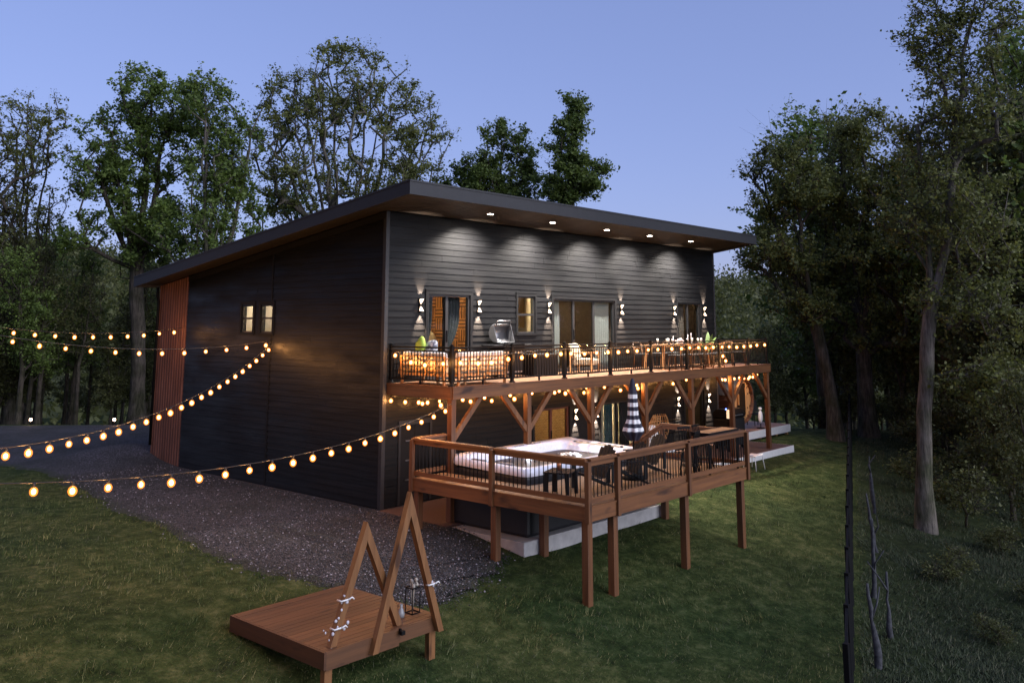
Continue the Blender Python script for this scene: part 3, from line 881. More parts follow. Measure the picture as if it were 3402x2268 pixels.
kc = empty("kitchen_cabinet", (5.95, .95, 2.86), label="honey wood cabinet seen through the kitchen window", cat="cabinet")
a = MB(); a.box(-.2, .18, -.05, .55, 1.25, 2.4); a.build("wall_unit", M['cabinet'], kc, local=True)
a = MB(); a.box(-.35, .18, -.7, .9, 0, .9); a.build("base_unit", M['cabinet'], kc, local=True)
a = MB(); a.box(-.38, .19, -.72, .92, .9, .94); a.build("worktop", M['whiteboard'], kc, local=True)
sf = empty("sofa", (9.05, 1.7, 2.86), label="low tan bench in the dark room behind the wide upper door", cat="bench")
a = MB(); a.box(-1.1, 1.1, -.35, .35, .55, .72); a.build("seat", M['slat'], sf, local=True)
a = MB()
for sx in (-1, 1): a.box(sx * 1.0 - .05, sx * 1.0 + .05, -.3, .3, 0, .55)
a.build("base", M['black'], sf, local=True)

# ------------------------------------------------------------------ patio, spa pad, side platform
a = MB(); a.box(-.15, 16.9, -2.35, -.045, -.004, .0); a.box(-.15, 16.9, -2.35, -.045, -.05, -.0045)
pat = a.build("patio", M['patio']); tag(pat, kind="structure")
a = MB(); a.box(-.16, 4.9, -2.36, -2.25, -.30, -.051); a.box(-.17, -.06, -2.36, .0, -.30, -.051)
a.build("patio_edge", M['concrete'], None).__setitem__("kind", "structure")
a = MB(); a.box(5.0, 16.92, -2.38, -2.355, -.26, -.002); a.box(16.905, 16.93, -2.355, -.62, -.26, -.002)
a.build("patio_edge", M['whiteboard'], None).__setitem__("kind", "structure")
pad = MB(); pad.box(-.06, 4.95, -4.42, -2.365, -.75, -.03)
tag(pad.build("spa_pad", M['concrete'], bevel=.02), kind="structure")
dk = empty("low_platform", (18.3, 0, 0), label="low brown platform with white edge boards carrying the barrel sauna", cat="platform")
a = MB()
x = 15.95
while x < 20.55:
    a.box(x, min(x + .14, 20.58), -.58, 4.0, .27, .30); x += .146
a.build("deck_floor", M['deck_y'], dk)
a = MB(); a.box(15.95, 20.6, -.61, -.582, .02, .298); a.box(20.585, 20.615, -.582, 4.0, .02, .298); a.build("edge_board", M['whiteboard'], dk)
for px, py in ((16.3, -.45), (18.2, -.45), (19.6, -.45), (20.45, -.5), (20.45, 3.7)):
    a = MB(); a.box(px - .05, px + .05, py - .05, py + .05, -1.0, .265); a.build("leg", M['cedar'], dk)

# ------------------------------------------------------------------ upper balcony deck
XA, XB, YD = .133, 15.671, -2.175
bal = empty("balcony_deck", (XA, YD, 0), label="long upper wooden deck on posts with Y shaped knee braces along the front wall", cat="deck")
a = MB(); x = XA
while x < XB - .02:
    x2 = min(x + .14, XB); a.box(x + .003, x2 - .002, YD + .002, -.05, ZD - .03, ZD); x = x2 + .001
a.build("deck_floor", M['deck_y'], bal)
a = MB(); a.box(XA - .02, XB + .02, YD - .045, YD, ZD - .262, ZD - .012); a.box(XA - .03, XB + .03, YD - .06, YD + .0, ZD - .010, ZD + .012)
a.build("front_rim_board", M['wood_x'], bal)
a = MB(); a.box(XA - .045, XA - .0, YD + .001, -.03, ZD - .262, ZD - .032); a.box(XA - .06, XA - .0, YD + .002, -.03, ZD - .031, ZD + .010)
a.build("side_rim_board", M['wood_y'], bal)
a = MB(); a.box(XB, XB + .045, YD + .001, -.03, ZD - .262, ZD - .032); a.build("side_rim_board", M['wood_y'], bal)
a = MB(); x = XA + .4
while x < XB - .2:
    a.box(x - .02, x + .02, YD + .01, -.05, ZD - .24, ZD - .032); x += .41
a.build("joist", M['wood_y'], bal)
PX = [.203 + 2.564 * k for k in range(7)]
for k, x in enumerate(PX):
    a = MB(); a.box(x - .07, x + .07, -2.16, -2.02, -.04, ZD - .262); p_ = a.build("post", M['wood_z'], bal, bevel=.006)
    for sg in (-1, 1):
        if (k == 0 and sg < 0) or (k == 6 and sg > 0): continue
        a = MB(); y0 = -2.09
        dx = .92 * sg
        # brace cut level at the beam and plumb at the post
        a.prism([(x + .07 * sg, 1.66), (x + .07 * sg, 1.83), (x + dx - .10 * sg, ZD - .264), (x + dx + .06 * sg, ZD - .264)], 'y', y0 - .045, y0 + .045)
        a.build("knee_brace", M['wood_z'], bal)

rail = empty("balcony_railing", (XA, YD, ZD), label="black metal railing with thin balusters around the upper deck", cat="railing")
RP = [XA + .03 + 2.013 * k for k in range(8)] + [XB - .06]
YR = YD + .06
def rail_post(x, y):
    a = MB(); a.box(x - .036, x + .036, y - .036, y + .036, ZD + .0125, ZD + .875); p_ = a.build("rail_post", M['black'], rail)
    a = MB(); a.box(x - .046, x + .046, y - .046, y + .046, ZD + .876, ZD + .89); a.lathe([(.02, 0), (.045, .012), (.03, .03), (.008, .034)], (x, y, ZD + .89), 10); a.build("post_cap", M['black'], p_)
    a = MB(); a.lathe([(.085, 0), (.085, .01), (.05, .035), (.046, .075)], (x, y, ZD + .0125), 8); a.build("base_flange", M['black'], p_)
for x in RP: rail_post(x, YR)
rail_post(XA + .03, -.09); rail_post(XB - .06, -.09)
def rail_panel(p, q):
    p = Vector(p); q = Vector(q); d = q - p; L = d.length; d.normalize()
    a = MB()
    a.bar(p + Vector((0, 0, .835)), q + Vector((0, 0, .835)), .05, .035)
    a.bar(p + Vector((0, 0, .755)), q + Vector((0, 0, .755)), .028, .03)
    a.bar(p + Vector((0, 0, .105)), q + Vector((0, 0, .105)), .03, .035)
    n_ = int(L / .098)
    for i in range(n_):
        c = p + d * (L * (i + .5) / n_)
        a.box(c.x - .008, c.x + .008, c.y - .008, c.y + .008, c.z + .12, c.z + .745)
    c = (p + q) / 2
    if L > 1.2: a.box(c.x - .018, c.x + .018, c.y - .018, c.y + .018, c.z + .0, c.z + .09)
    a.build("rail_panel", M['black'], rail)
z_ = ZD + .0125
for u0, u1 in zip(RP[:-1], RP[1:]): rail_panel((u0 + .037, YR, z_), (u1 - .037, YR, z_))
for x in (XA + .03, XB - .06): rail_panel((x, YR + .037, z_), (x, -.127, z_))

# ------------------------------------------------------------------ lower spa deck
X1, X2, YA, YB = -.795, 5.123, -1.975, -6.534
ZF, ZR = 1.02, 1.845
low = empty("spa_deck", (X1, YB, 0), label="raised wooden deck with timber railing wrapped around the swim spa", cat="deck")
def planks(x0, x1, y0, y1, along):
    a = MB()
    if along == 'x':
        y = y0
        while y < y1 - .02:
            a.box(x0, x1, y + .003, min(y + .14, y1) - .003, ZF - .03, ZF); y += .143
    else:
        x = x0
        while x < x1 - .02:
            a.box(x + .003, min(x + .14, x1) - .003, y0, y1, ZF - .03, ZF); x += .143
    return a
a = planks(X1 + .01, X2 - .01, YB + .01, -4.36, 'x')
b2 = planks(X1 + .01, .155, -4.357, YA - .01, 'x'); a.add(b2.v, b2.f); b2 = planks(4.60, X2 - .01, -4.357, -4.30, 'x'); a.add(b2.v, b2.f)
a.build("deck_floor", M['deck_x'], low)
a = MB(); a.box(X1, X2, YB - .04, YB, ZF - .245, ZF - .012); a.box(X1 - .03, X2 + .03, YB - .055, YB + .0, ZF - .010, ZF + .014)
a.build("front_rim_board", M['wood_x'], low)
a = MB(); a.box(X1 + .05, X2 - .05, -4.33, -4.30, ZF - .20, ZF - .032); a.build("inner_rim_board", M['wood_x'], low)
a = MB(); a.box(X1, .16, YA, YA + .04, ZF - .245, ZF - .002); a.build("rear_rim_board", M['wood_x'], low)
a = MB(); a.box(X1 - .04, X1, YB - .04, YA + .04, ZF - .245, ZF - .012); a.box(X1 - .055, X1 + .0, YB, YA + .04, ZF - .010, ZF + .014)
a.build("side_rim_board", M['wood_y'], low)
a = MB(); a.box(X2, X2 + .04, YB - .04, -4.30, ZF - .245, ZF - .012); a.build("side_rim_board", M['wood_y'], low)
a = MB(); a.box(.16, .19, -4.33, YA, ZF - .2, ZF - .032); a.build("inner_rim_board", M['wood_y'], low)
# ground posts
for gx, gy in ((X1 + .08, YB + .08), (X1 + .08, -4.26), (X1 + .10, YA - .06), (.07, YB + .08), (2.60, YB + .08), (X2 - .10, YB + .08), (.43, -4.52), (4.9, -4.55)):
    gz_ = G(gx, gy) - .5
    if gy > -2.2: gz_ = -.4
    a = MB(); a.box(gx - .07, gx + .07, gy - .07, gy + .07, gz_, ZF - .246); a.build("leg", M['wood_z'], low, bevel=.006)
# rail posts on the outside
def lpost(x, y, z0=ZF - .26):
    a = MB(); a.box(x - .046, x + .046, y - .046, y + .046, z0, ZR - .042); a.build("rail_post", M['wood_z'], low, bevel=.005)
e_ = .045
for x, y in ((X1 - e_ + .005, YA), (X1 - e_ + .005, -4.26), (X1 - e_ + .005, YB - e_), (.07, YB - .06 - e_ + .06), (2.60, YB - e_), (X2 + e_, YB - e_), (X2 + e_, -4.36)):
    lpost(x, y)
def lrail(p, q, slope=False, name=True):
    p = Vector(p); q = Vector(q); d = q - p; L = d.length; d.normalize()
    mt_ = M['wood_x'] if abs(d.x) > abs(d.y) else M['wood_y']
    a = MB(); dz = Vector((0, 0, 1))
    a.bar(p + dz * (ZR - .02), q + dz * (ZR - .02), .14, .038)
    a.bar(p + dz * (ZR - .085), q + dz * (ZR - .085), .04, .09)
    a.build("top_rail", mt_, low)
    a = MB(); a.bar(p + dz * (ZF + .105), q + dz * (ZF + .105), .04, .09); a.build("bottom_rail", mt_, low)
    a = MB(); n_ = int(L / .104)
    for i in range(n_):
        c = p + d * (L * (i + .5) / n_)
        a.tube((c.x, c.y, c.z + ZF + .14), (c.x, c.y, c.z + ZR - .12), .0095, n=6)
    a.build("baluster_panel", M['black'], low)
lrail((X1, YA, 0), (X1, -4.215, 0)); lrail((X1, -4.305, 0), (X1, YB + .0, 0))
lrail((X1 + .02, YB, 0), (.025, YB, 0)); lrail((.115, YB, 0), (2.555, YB, 0)); lrail((2.645, YB, 0), (X2 + .02, YB, 0))
lrail((X2, YB + .02, 0), (X2, -4.36, 0)); lrail((X1 + .05, YA, 0), (.13, YA, 0))
# stair down to the patio with its sloping rail
a = MB()
for i in range(5):
    y = -4.28 + .27 * i; zz = ZF - .17 * (i + 1)
    a.box(4.62, X2 + .3, y, y + .29, zz - .04, zz)
a.build("step", M['wood_x'], low)
a = MB()
a.prism([(-4.3, ZF - .2), (-4.3, ZF - .02), (-2.9, .05), (-2.9, -.03), (-3.15, -.03)], 'x', X2 + .3, X2 + .34)
a.build("stringer", M['wood_y'], low)
a = MB(); a.bar((X2, -4.40, ZR - .02), (X2, -2.95, ZR - .92), .12, .04); a.bar((X2, -4.38, ZR - .09), (X2, -2.95, ZR - .99), .04, .09); a.build("stair_rail", M['wood_y'], low)
a = MB(); a.box(X2 - .045, X2 + .045, -2.99, -2.90, -.03, ZR - .95); a.build("stair_post", M['wood_z'], low)
a = MB()
for i in range(12):
    y = -4.28 + .11 * i; dz = -(y + 4.4) * .62
    a.tube((X2, y, ZF + .1 + dz), (X2, y, ZR - .12 + dz), .0095, n=6)
a.build("baluster_panel", M['black'], low)

# ------------------------------------------------------------------ swim spa
SX0, SX1, SY0, SY1, SZ = .2, 4.57, -4.29, -2.0, 1.30
spa = empty("swim_spa", (SX0, SY0, -.03), label="long swim spa with pearl acrylic shell, dark cabinet and bubbling water", cat="spa")
a = MB(); a.box(SX0 + .04, SX1 - .04, SY0 + .04, SY1 - .04, -.03, SZ - .13); a.build("cabinet", M['spa_cab'], spa, bevel=.07)
def rrect(x0, x1, y0, y1, r, n=6):
    out = []
    for cx, cy, a0 in ((x1 - r, y1 - r, 0), (x0 + r, y1 - r, 90), (x0 + r, y0 + r, 180), (x1 - r, y0 + r, 270)):
        for i in range(n + 1):
            t_ = R(a0 + 90 * i / n); out.append((cx + r * math.cos(t_), cy + r * math.sin(t_)))
    return out
loops = [rrect(SX0 + .01, SX1 - .01, SY0 + .01, SY1 - .01, .22), rrect(SX0, SX1, SY0, SY1, .22), rrect(SX0 + .02, SX1 - .02, SY0 + .02, SY1 - .02, .21), rrect(SX0 + .19, SX1 - .62, SY0 + .17, SY1 - .20, .22),
         rrect(SX0 + .23, SX1 - .66, SY0 + .22, SY1 - .25, .22), rrect(SX0 + .30, SX1 - .74, SY0 + .32, SY1 - .36, .24), rrect(SX0 + .5, SX1 - .9, SY0 + .5, SY1 - .5, .2)]
hz = [SZ - .15, SZ - .11, SZ, SZ + .012, SZ - .04, SZ - .34, SZ - .75]
vs = []; fs = []
n_ = len(loops[0])
for lp, zz in zip(loops, hz): vs += [(px, py, zz + (.10 * max(0, (py + 2.5) / .5) if .0 < zz - SZ + .2 and py > -2.4 else 0)) for px, py in lp]
for i in range(len(loops) - 1):
    for k in range(n_): fs.append((i * n_ + k, i * n_ + (k + 1) % n_, (i + 1) * n_ + (k + 1) % n_, (i + 1) * n_ + k))
fs.append(tuple((len(loops) - 1) * n_ + k for k in range(n_)))
a = MB(); a.add(vs, fs, True); sh = a.build("shell", M['acrylic'], spa, fix=False)
mt, t, b = new_mat("spa water")
n1 = noise(t, 5, 4, .6); b.inputs["Roughness"].default_value = .06
gtx = t.nodes.new("ShaderNodeTexCoord"); sx_ = t.nodes.new("ShaderNodeSeparateXYZ"); lnk(t, gtx.outputs["Object"], sx_.inputs[0])
lnk(t, ramp(t, n1.outputs[0], [(.3, (.26, .42, .48)), (.6, (.48, .62, .68))]), b.inputs["Base Color"])
bump(t, b, n1.outputs[0], .35, .03)
M['water'] = mt
wx = np.linspace(SX0 + .26, SX1 - .69, 90); wy = np.linspace(SY0 + .25, SY1 - .28, 50)
V, F = grid_mesh(wx, wy, lambda X, Y: SZ - .19 + .006 * np.sin(9 * X + 3 * np.sin(5 * Y)) + .05 * np.exp(-(((X - 3.35) / .45) ** 2 + ((Y + 3.0) / .5) ** 2)) * (0.5 + .5 * np.sin(31 * X + 4 * np.sin(17 * Y)) * np.sin(27 * Y)))
np_obj("water", V, F, M['water'], spa, True)
# foam over the jets: many small bubbles
a = MB(); rr = random.Random(5)
for i in range(420):
    px = rr.gauss(3.3, .30); py = rr.gauss(-3.0, .30)
    if not (SX0 + .35 < px < SX1 - .78 and SY0 + .36 < py < SY1 - .4): continue
    hgt = .07 * math.exp(-(((px - 3.3) / .35) ** 2 + ((py + 3.0) / .35) ** 2))
    a.ball((px, py, SZ - .175 + hgt * rr.random()), rr.uniform(.012, .04), 6, 1, 1, .6)
a.build("foam", M['whiteboard'], spa, fix=False)["kind"] = "stuff"
for px, py in ((.75, -3.1), (2.2, -2.62), (2.2, -3.75), (3.45, -3.1)):  # small lights added to make the spa interior glow
    a = MB(); a.ball((px, py, SZ - .15), .028, 8, 1, 1, .6); sl = a.build("added_spa_light", emit("added cool spa glow", (.80, .88, 1.0), 8), spa)
    l = bpy.data.lights.new("lamp", 'POINT'); l.energy = 7; l.color = (.78, .86, 1.0); l.shadow_soft_size = .05
    lo = bpy.data.objects.new("lamp", l); COL.objects.link(lo); lo.parent = sl; lo.location = Vector((px, py, SZ - .08)) - origin_of(sl)
mt, t, b = new_mat("speckled headrest")
n1 = noise(t, 60, 3, .8)
lnk(t, ramp(t, n1.outputs[0], [(.45, (.01, .01, .012)), (.56, (.35, .33, .36))]), b.inputs["Base Color"])
for px, py, ax in ((1.75, -2.215, 'b'), (3.0, -2.215, 'b'), (2.38, -2.215, 'b'), (.40, -2.75, 'l'), (.40, -3.55, 'l')):
    a = MB()
    if ax == 'b': a.hexa([(px - .17, py, SZ - .03), (px + .17, py, SZ - .03), (px + .17, py + .03, SZ - .03), (px - .17, py + .03, SZ - .03), (px - .17, py + .035, SZ + .10), (px + .17, py + .035, SZ + .10), (px + .17, py + .06, SZ + .10), (px - .17, py + .06, SZ + .10)])
    else: a.box(px - .05, px + .03, py - .2, py + .2, SZ - .03, SZ + .05)
    a.build("headrest", mt, spa, bevel=.015)
for i, py in enumerate((-3.8, -3.62, -3.3, -3.15, -2.8, -2.6, -2.42)):
    a = MB(); a.lathe([(.055, 0), (.055, .012), (.04, .03), (.001, .032)], (SX1 - .35, py, SZ + .012), 14); a.build("control_knob", M['black'], spa)
a = MB(); a.bar((SX1 - .55, -3.9, SZ + .05), (SX1 - .55, -2.6, SZ + .05), .03, .03); a.build("grab_bar", M['cream'], spa)

# ------------------------------------------------------------------ umbrella
UX, UY = 2.22, -5.5
um = empty("patio_umbrella", (UX, UY, ZF), label="closed black and white striped parasol standing on the spa deck", cat="umbrella")
a = MB(); a.tube((0, 0, 0), (0, 0, 2.0), .020, n=10); a.build("pole", M['black'], um, local=True)
a = MB(); a.lathe([(.26, 0), (.26, .05), (.06, .08), (.03, .35)], n=20); a.build("base", M['black'], um, local=True)
prof = [(2.06, .02), (2.02, .045), (1.90, .065), (1.78, .09), (1.66, .095), (1.50, .10), (1.32, .105), (1.20, .12), (1.10, .16), (1.02, .19), (.95, .205), (.87, .15), (.78, .10)]
def canopy_piece(zt, zb):
    nn = 48; zs_ = np.linspace(zt, zb, 6); vs = []; fs = []
    hh = [p_[0] for p_ in prof][::-1]; rr_ = [p_[1] for p_ in prof][::-1]
    for zz in zs_:
        r0 = float(np.interp(zz, hh, rr_))
        for k in range(nn):
            th_ = 2 * math.pi * k / nn
            f_ = 1 + .16 * math.cos(8 * th_ + 1.2 * (zz - 1)) * min(1, (2.0 - zz) * 1.2)
            vs.append((r0 * f_ * math.cos(th_), r0 * f_ * math.sin(th_), zz))
    for i in range(5):
        for k in range(nn): fs.append((i * nn + k, i * nn + (k + 1) % nn, (i + 1) * nn + (k + 1) % nn, (i + 1) * nn + k))
    return vs, fs
edges = [2.06, 1.73, 1.645, 1.56, 1.475, 1.39, 1.30, 1.215, 1.13, 1.05, .975, .90, .78]
for i in range(12):
    a = MB(); vs, fs = canopy_piece(edges[i], edges[i + 1]); a.add(vs, fs, True)
    a.build("canopy_stripe", M['white'] if (i % 2 and i < 11) else M['navy'], um, local=True, fix=False)

# ------------------------------------------------------------------ lounge chairs (adirondack shape) on the spa deck
def adirondack(loc, rz, label):
    c = empty("lounge_chair", loc, rz, label, "chair", "black slatted lounge chairs on the spa deck")
    a = MB()
    for i in range(5): a.hexa([(-.27, .32 - .10 * i, .36 - .025 * i), (.27, .32 - .10 * i, .36 - .025 * i), (.27, .41 - .10 * i, .385 - .025 * i), (-.27, .41 - .10 * i, .385 - .025 * i), (-.27, .32 - .10 * i, .38 - .025 * i), (.27, .32 - .10 * i, .38 - .025 * i), (.27, .41 - .10 * i, .405 - .025 * i), (-.27, .41 - .10 * i, .405 - .025 * i)])
    a.build("seat", M['blackm'], c, local=True)
    a = MB()
    for i in range(5):
        x = -.24 + .12 * i; top = .98 - .03 * abs(i - 2) ** 1.5
        a.bar((x, -.10, .27), (x * 1.12, -.10 - (top - .27) * .42, top), .105, .02, (1, 0, 0) if False else (0, 1, .4))
    a.bar((-.27, -.30, .62), (.27, -.30, .62), .03, .06); a.build("backrest", M['blackm'], c, local=True)
    for sx in (-1, 1):
        a = MB(); a.box(sx * .28 - .06, sx * .28 + .08 * sx, -.32, .46, .56, .585); a.build("armrest", M['blackm'], c, local=True)
        a = MB(); a.box(sx * .30 - .02, sx * .30 + .02, .30, .40, 0, .56); a.build("front_leg", M['blackm'], c, local=True)
        a = MB(); a.hexa([(sx * .285 - .015, -.52, 0), (sx * .285 + .015, -.52, 0), (sx * .285 + .015, -.40, 0), (sx * .285 - .015, -.40, 0), (sx * .285 - .015, .24, .30), (sx * .285 + .015, .24, .30), (sx * .285 + .015, .30, .38), (sx * .285 - .015, .30, .38)]); a.build("side_rail", M['blackm'], c, local=True)
        a = MB(); a.box(sx * .30 - .02, sx * .30 + .02, -.34, -.27, .16, .56); a.build("rear_leg", M['blackm'], c, local=True)
    return c
ch = adirondack((.75, -5.55, ZF), R(65), "black lounge chair nearest the corner of the spa deck")
ch.scale = (.9, .9, .84)
copy_tree(ch, None, (1.62, -5.75, ZF), R(60), "black lounge chair just left of the striped parasol")
copy_tree(ch, None, (2.95, -5.35, ZF), R(62), "black lounge chair just right of the striped parasol")
ot = empty("side_table", (-.18, -5.45, ZF), R(20), "low black slatted table at the corner of the spa deck", "table")
a = MB()
for i in range(5): a.box(-.30, .30, -.25 + .105 * i, -.16 + .105 * i, .42, .445)
a.build("tabletop", M['blackm'], ot, local=True)
for sx in (-1, 1):
    for sy in (-1, 1):
        a = MB(); a.hexa([(sx * .27 - .025, sy * .22 - .03, 0), (sx * .27 + .025, sy * .22 - .03, 0), (sx * .27 + .025, sy * .22 + .03, 0), (sx * .27 - .025, sy * .22 + .03, 0), (sx * .25 - .035, sy * .2 - .04, .42), (sx * .25 + .035, sy * .2 - .04, .42), (sx * .25 + .035, sy * .2 + .04, .42), (sx * .25 - .035, sy * .2 + .04, .42)]); a.build("leg", M['blackm'], ot, local=True)
mug = empty("tumbler", (-.14, -5.38, ZF + .446), label="tall copper coloured tumbler on the low black table", cat="cup")
a = MB(); a.lathe([(.036, 0), (.045, .17), (.040, .17), (.033, .01)], n=16); a.build("body", plain("copper", (.55, .24, .14), .3, .7), mug, local=True)
a = MB(); a.lathe([(.046, .171), (.046, .185), (.01, .19)], n=16); a.build("lid", M['cream'], mug, local=True)

# bar table with stools
bt = empty("bar_table", (4.33, -6.27, ZF), label="tall bar table with an orange wooden slat top at the deck corner", cat="table")
a = MB()
for i in range(5): a.box(-.66, .66, -.20 + .082 * i, -.128 + .082 * i, .845, .87)
a.build("tabletop", M['slat'], bt, local=True)
a = MB(); a.box(-.67, .67, -.215, -.202, .79, .872); a.box(-.67, .67, .213, .226, .79, .872); a.box(-.68, -.667, -.202, .213, .79, .872); a.box(.667, .68, -.202, .213, .79, .872); a.build("apron", M['black'], bt, local=True)
for sx in (-1, 1):
    for sy in (-1, 1):
        a = MB(); a.box(sx * .63 - .02, sx * .63 + .02, sy * .18 - .02, sy * .18 + .02, 0, .84); a.build("leg", M['black'], bt, local=True)
def stool(loc, label):
    s_ = empty("bar_stool", loc, R(10), label, "stool", "black bar stools at the slatted bar table")
    a = MB(); a.lathe([(.16, .60), (.17, .62), (.165, .645), (.02, .65)], n=18); a.build("seat", M['black'], s_, local=True)
    for k in range(4):
        an = R(45 + 90 * k); a = MB(); a.tube((.22 * math.cos(an), .22 * math.sin(an), 0), (.12 * math.cos(an), .12 * math.sin(an), .61), .014, n=6); a.build("leg", M['black'], s_, local=True)
    a = MB(); a.lathe([(.185, .20), (.197, .20), (.197, .215), (.185, .215)], n=18); a.build("footring", M['black'], s_, local=True)
    a = MB()
    for k in range(5): a.tube((-.14 + .07 * k, -.15, .63), (-.15 + .075 * k, -.19, .90), .009, n=5)
    a.bar((-.17, -.19, .90), (.17, -.19, .90), .03, .05); a.build("backrest", M['black'], s_, local=True)
    return s_
s0 = stool((3.42, -6.12, ZF), "black bar stool at the left end of the slatted bar table")
copy_tree(s0, None, (3.95, -5.82, ZF), R(160), "black bar stool behind the slatted bar table, left one")
copy_tree(s0, None, (4.6, -5.80, ZF), R(185), "black bar stool behind the slatted bar table, right one")

# ------------------------------------------------------------------ under the balcony: rattan chair, cabinet grill, lamp box, wood rack
eg = empty("rattan_chair", (10.05, -1.2, .0), R(15), "round hooded honey rattan chair with white cushions on the patio", "chair")
a = MB()
for k in range(15):
    an = math.pi * (k / 14 - .5) * 1.5
    pts = []
    for j in range(13):
        ph = j / 12 * math.pi * .62
        rr_ = .72 * math.sin(ph + .55)
        pts.append((rr_ * math.sin(an), .42 * rr_ * math.cos(an) + .25 - .25 * math.cos(ph), 1.46 - 1.25 * (ph / (math.pi * .62)) ** 1.1))
    a.sweep(pts, .011, 5)
for j in range(7):
    ph = (j + .5) / 7 * math.pi * .62; rr_ = .72 * math.sin(ph + .55); pts = []
    for k in range(21):
        an = math.pi * (k / 20 - .5) * 1.5
        pts.append((rr_ * math.sin(an), .42 * rr_ * math.cos(an) + .25 - .25 * math.cos(ph), 1.46 - 1.25 * (ph / (math.pi * .62)) ** 1.1))
    a.sweep(pts, .013, 5)
a.build("hood", M['rattan'], eg, local=True)
a = MB(); a.ball((0, -.05, .45), .58, 18, 1, .72, .26); a.build("seat_cushion", M['white'], eg, local=True)
a = MB(); a.ball((0, .26, .80), .52, 18, 1, .25, .72); a.build("back_cushion", M['white'], eg, local=True)
a = MB(); a.lathe([(.5, 0), (.5, .04), (.08, .08), (.08, .3), (.4, .36), (.1, .38)], n=20); a.build("base", M['rattan'], eg, local=True)
rt_ = empty("round_table", (11.35, -1.55, 0), label="small round white table beside the rattan chair", cat="table")
a = MB(); a.lathe([(.34, .52), (.35, .54), (.35, .57), (.02, .572)], n=24); a.build("tabletop", M['white'], rt_, local=True)
a = MB(); a.lathe([(.22, 0), (.22, .02), (.03, .05), (.03, .52)], n=16); a.build("pedestal", M['black'], rt_, local=True)
gr = empty("cabinet_grill", (14.75, -1.05, 0), label="large black cabinet grill with a shiny lid under the balcony", cat="grill")
a = MB(); a.box(-.55, .55, -.32, .32, .12, 1.02); a.build("body", M['blackm'], gr, local=True, bevel=.03)
a = MB(); a.prism([(-.33, 1.03), (-.33, 1.18), (-.2, 1.34), (.2, 1.34), (.33, 1.2), (.33, 1.03)], 'x', -.56, .56); a.build("lid", M['black'], gr, local=True, bevel=.03)
a = MB(); a.bar((-.3, -.37, 1.14), (.3, -.37, 1.14), .025); a.bar((-.3, -.37, 1.14), (-.3, -.32, 1.14), .02); a.bar((.3, -.37, 1.14), (.3, -.32, 1.14), .02); a.build("handle", M['steel'], gr, local=True)
for sx in (-1, 1):
    for sy in (-1, 1):
        a = MB(); a.lathe([(.055, -.02), (.055, .02)], (sx * .45, sy * .25, .06), 12, 'x'); a.build("caster", M['black'], gr, local=True)
a = MB(); a.ball((-.57, -.2, 1.36), .022, 8); a.build("led_light", emit("blue led", (.1, .2, 1.0), 14), gr, local=True)
pl = empty("post_lamp", (13.95, -1.5, 0), label="short black post topped by a pale lit box beside the cabinet grill", cat="lamp")
a = MB(); a.box(-.06, .06, -.06, .06, 0, 1.08); a.build("post", M['black'], pl, local=True)
a = MB(); a.box(-.075, .075, -.075, .075, 1.085, 1.36); a.build("light_box", emit("pale lit box", (1.0, .82, .55), .75), pl, local=True, bevel=.01)
rk = empty("plant_rack", (12.1, -.45, 0), label="tall narrow black wire rack against the lower wall", cat="rack")
a = MB()
for sx in (-.3, .3):
    for sy in (-.15, .15): a.tube((sx, sy, 0), (sx, sy, 1.45), .010, n=6)
a.sweep([(.3 * math.cos(math.pi * k / 10), -.15, 1.45 + .18 * math.sin(math.pi * k / 10)) for k in range(11)], .010, 6)
a.build("frame", M['black'], rk, local=True)
for zz in (.3, .7, 1.1):
    a = MB(); a.box(-.3, .3, -.15, .15, zz, zz + .018); a.build("shelf", M['black'], rk, local=True)

# barrel sauna
bs = empty("barrel_sauna", (17.5, -.1, .30), label="wooden barrel sauna with a glass door in its pale round front", cat="sauna")
BR, BZ = .84, 1.08
a = MB()
nst = 34
for k in range(nst):
    a0 = 2 * math.pi * k / nst + .008; a1 = 2 * math.pi * (k + 1) / nst - .008
    P = []
    for yy in (-.12, 2.3):
        for rr_, an in ((BR, a0), (BR, a1), (BR - .045, a1), (BR - .045, a0)): P.append((rr_ * math.cos(an), yy, BZ + rr_ * math.sin(an)))
    a.hexa(P)
a.build("barrel_body", M['stave'], bs, local=True)
a = MB(); x = -.80
while x < .79:
    x2 = min(x + .098, .795); xm = (x + x2) / 2; hh_ = math.sqrt(max(.01, .795 ** 2 - max(abs(x), abs(x2)) ** 2))
    if xm < -.33 or xm > .36: a.box(x + .002, x2 - .002, 0, .04, BZ - hh_, BZ + hh_)
    else:
        a.box(x + .002, x2 - .002, 0, .04, BZ - hh_, BZ - .56); a.box(x + .002, x2 - .002, 0, .04, BZ + .62, BZ + max(hh_, .63))
    x = x2
a.build("front_boards", M['cedar'], bs, local=True)
a = MB(); a.box(-.32, .35, .005, .035, BZ - .555, BZ + .615); dr = a.build("door", plain("smoked door glass", (.03, .02, .012), .08, var=.02, bmp=0), bs, local=True)
a = MB(); a.box(-.28, -.22, -.05, .003, BZ - .15, BZ + .25); h_ = a.build("door_handle", M['cedar'], dr, local=True)
a = MB(); a.lathe([(BR + .004, .5), (BR + .012, .5), (BR + .012, .54), (BR + .004, .54)], (0, 0, BZ), 40, 'y'); a.lathe([(BR + .004, 1.8), (BR + .012, 1.8), (BR + .012, 1.84), (BR + .004, 1.84)], (0, 0, BZ), 40, 'y'); a.build("steel_band", M['steel'], bs, local=True)
a = MB(); nn = 20
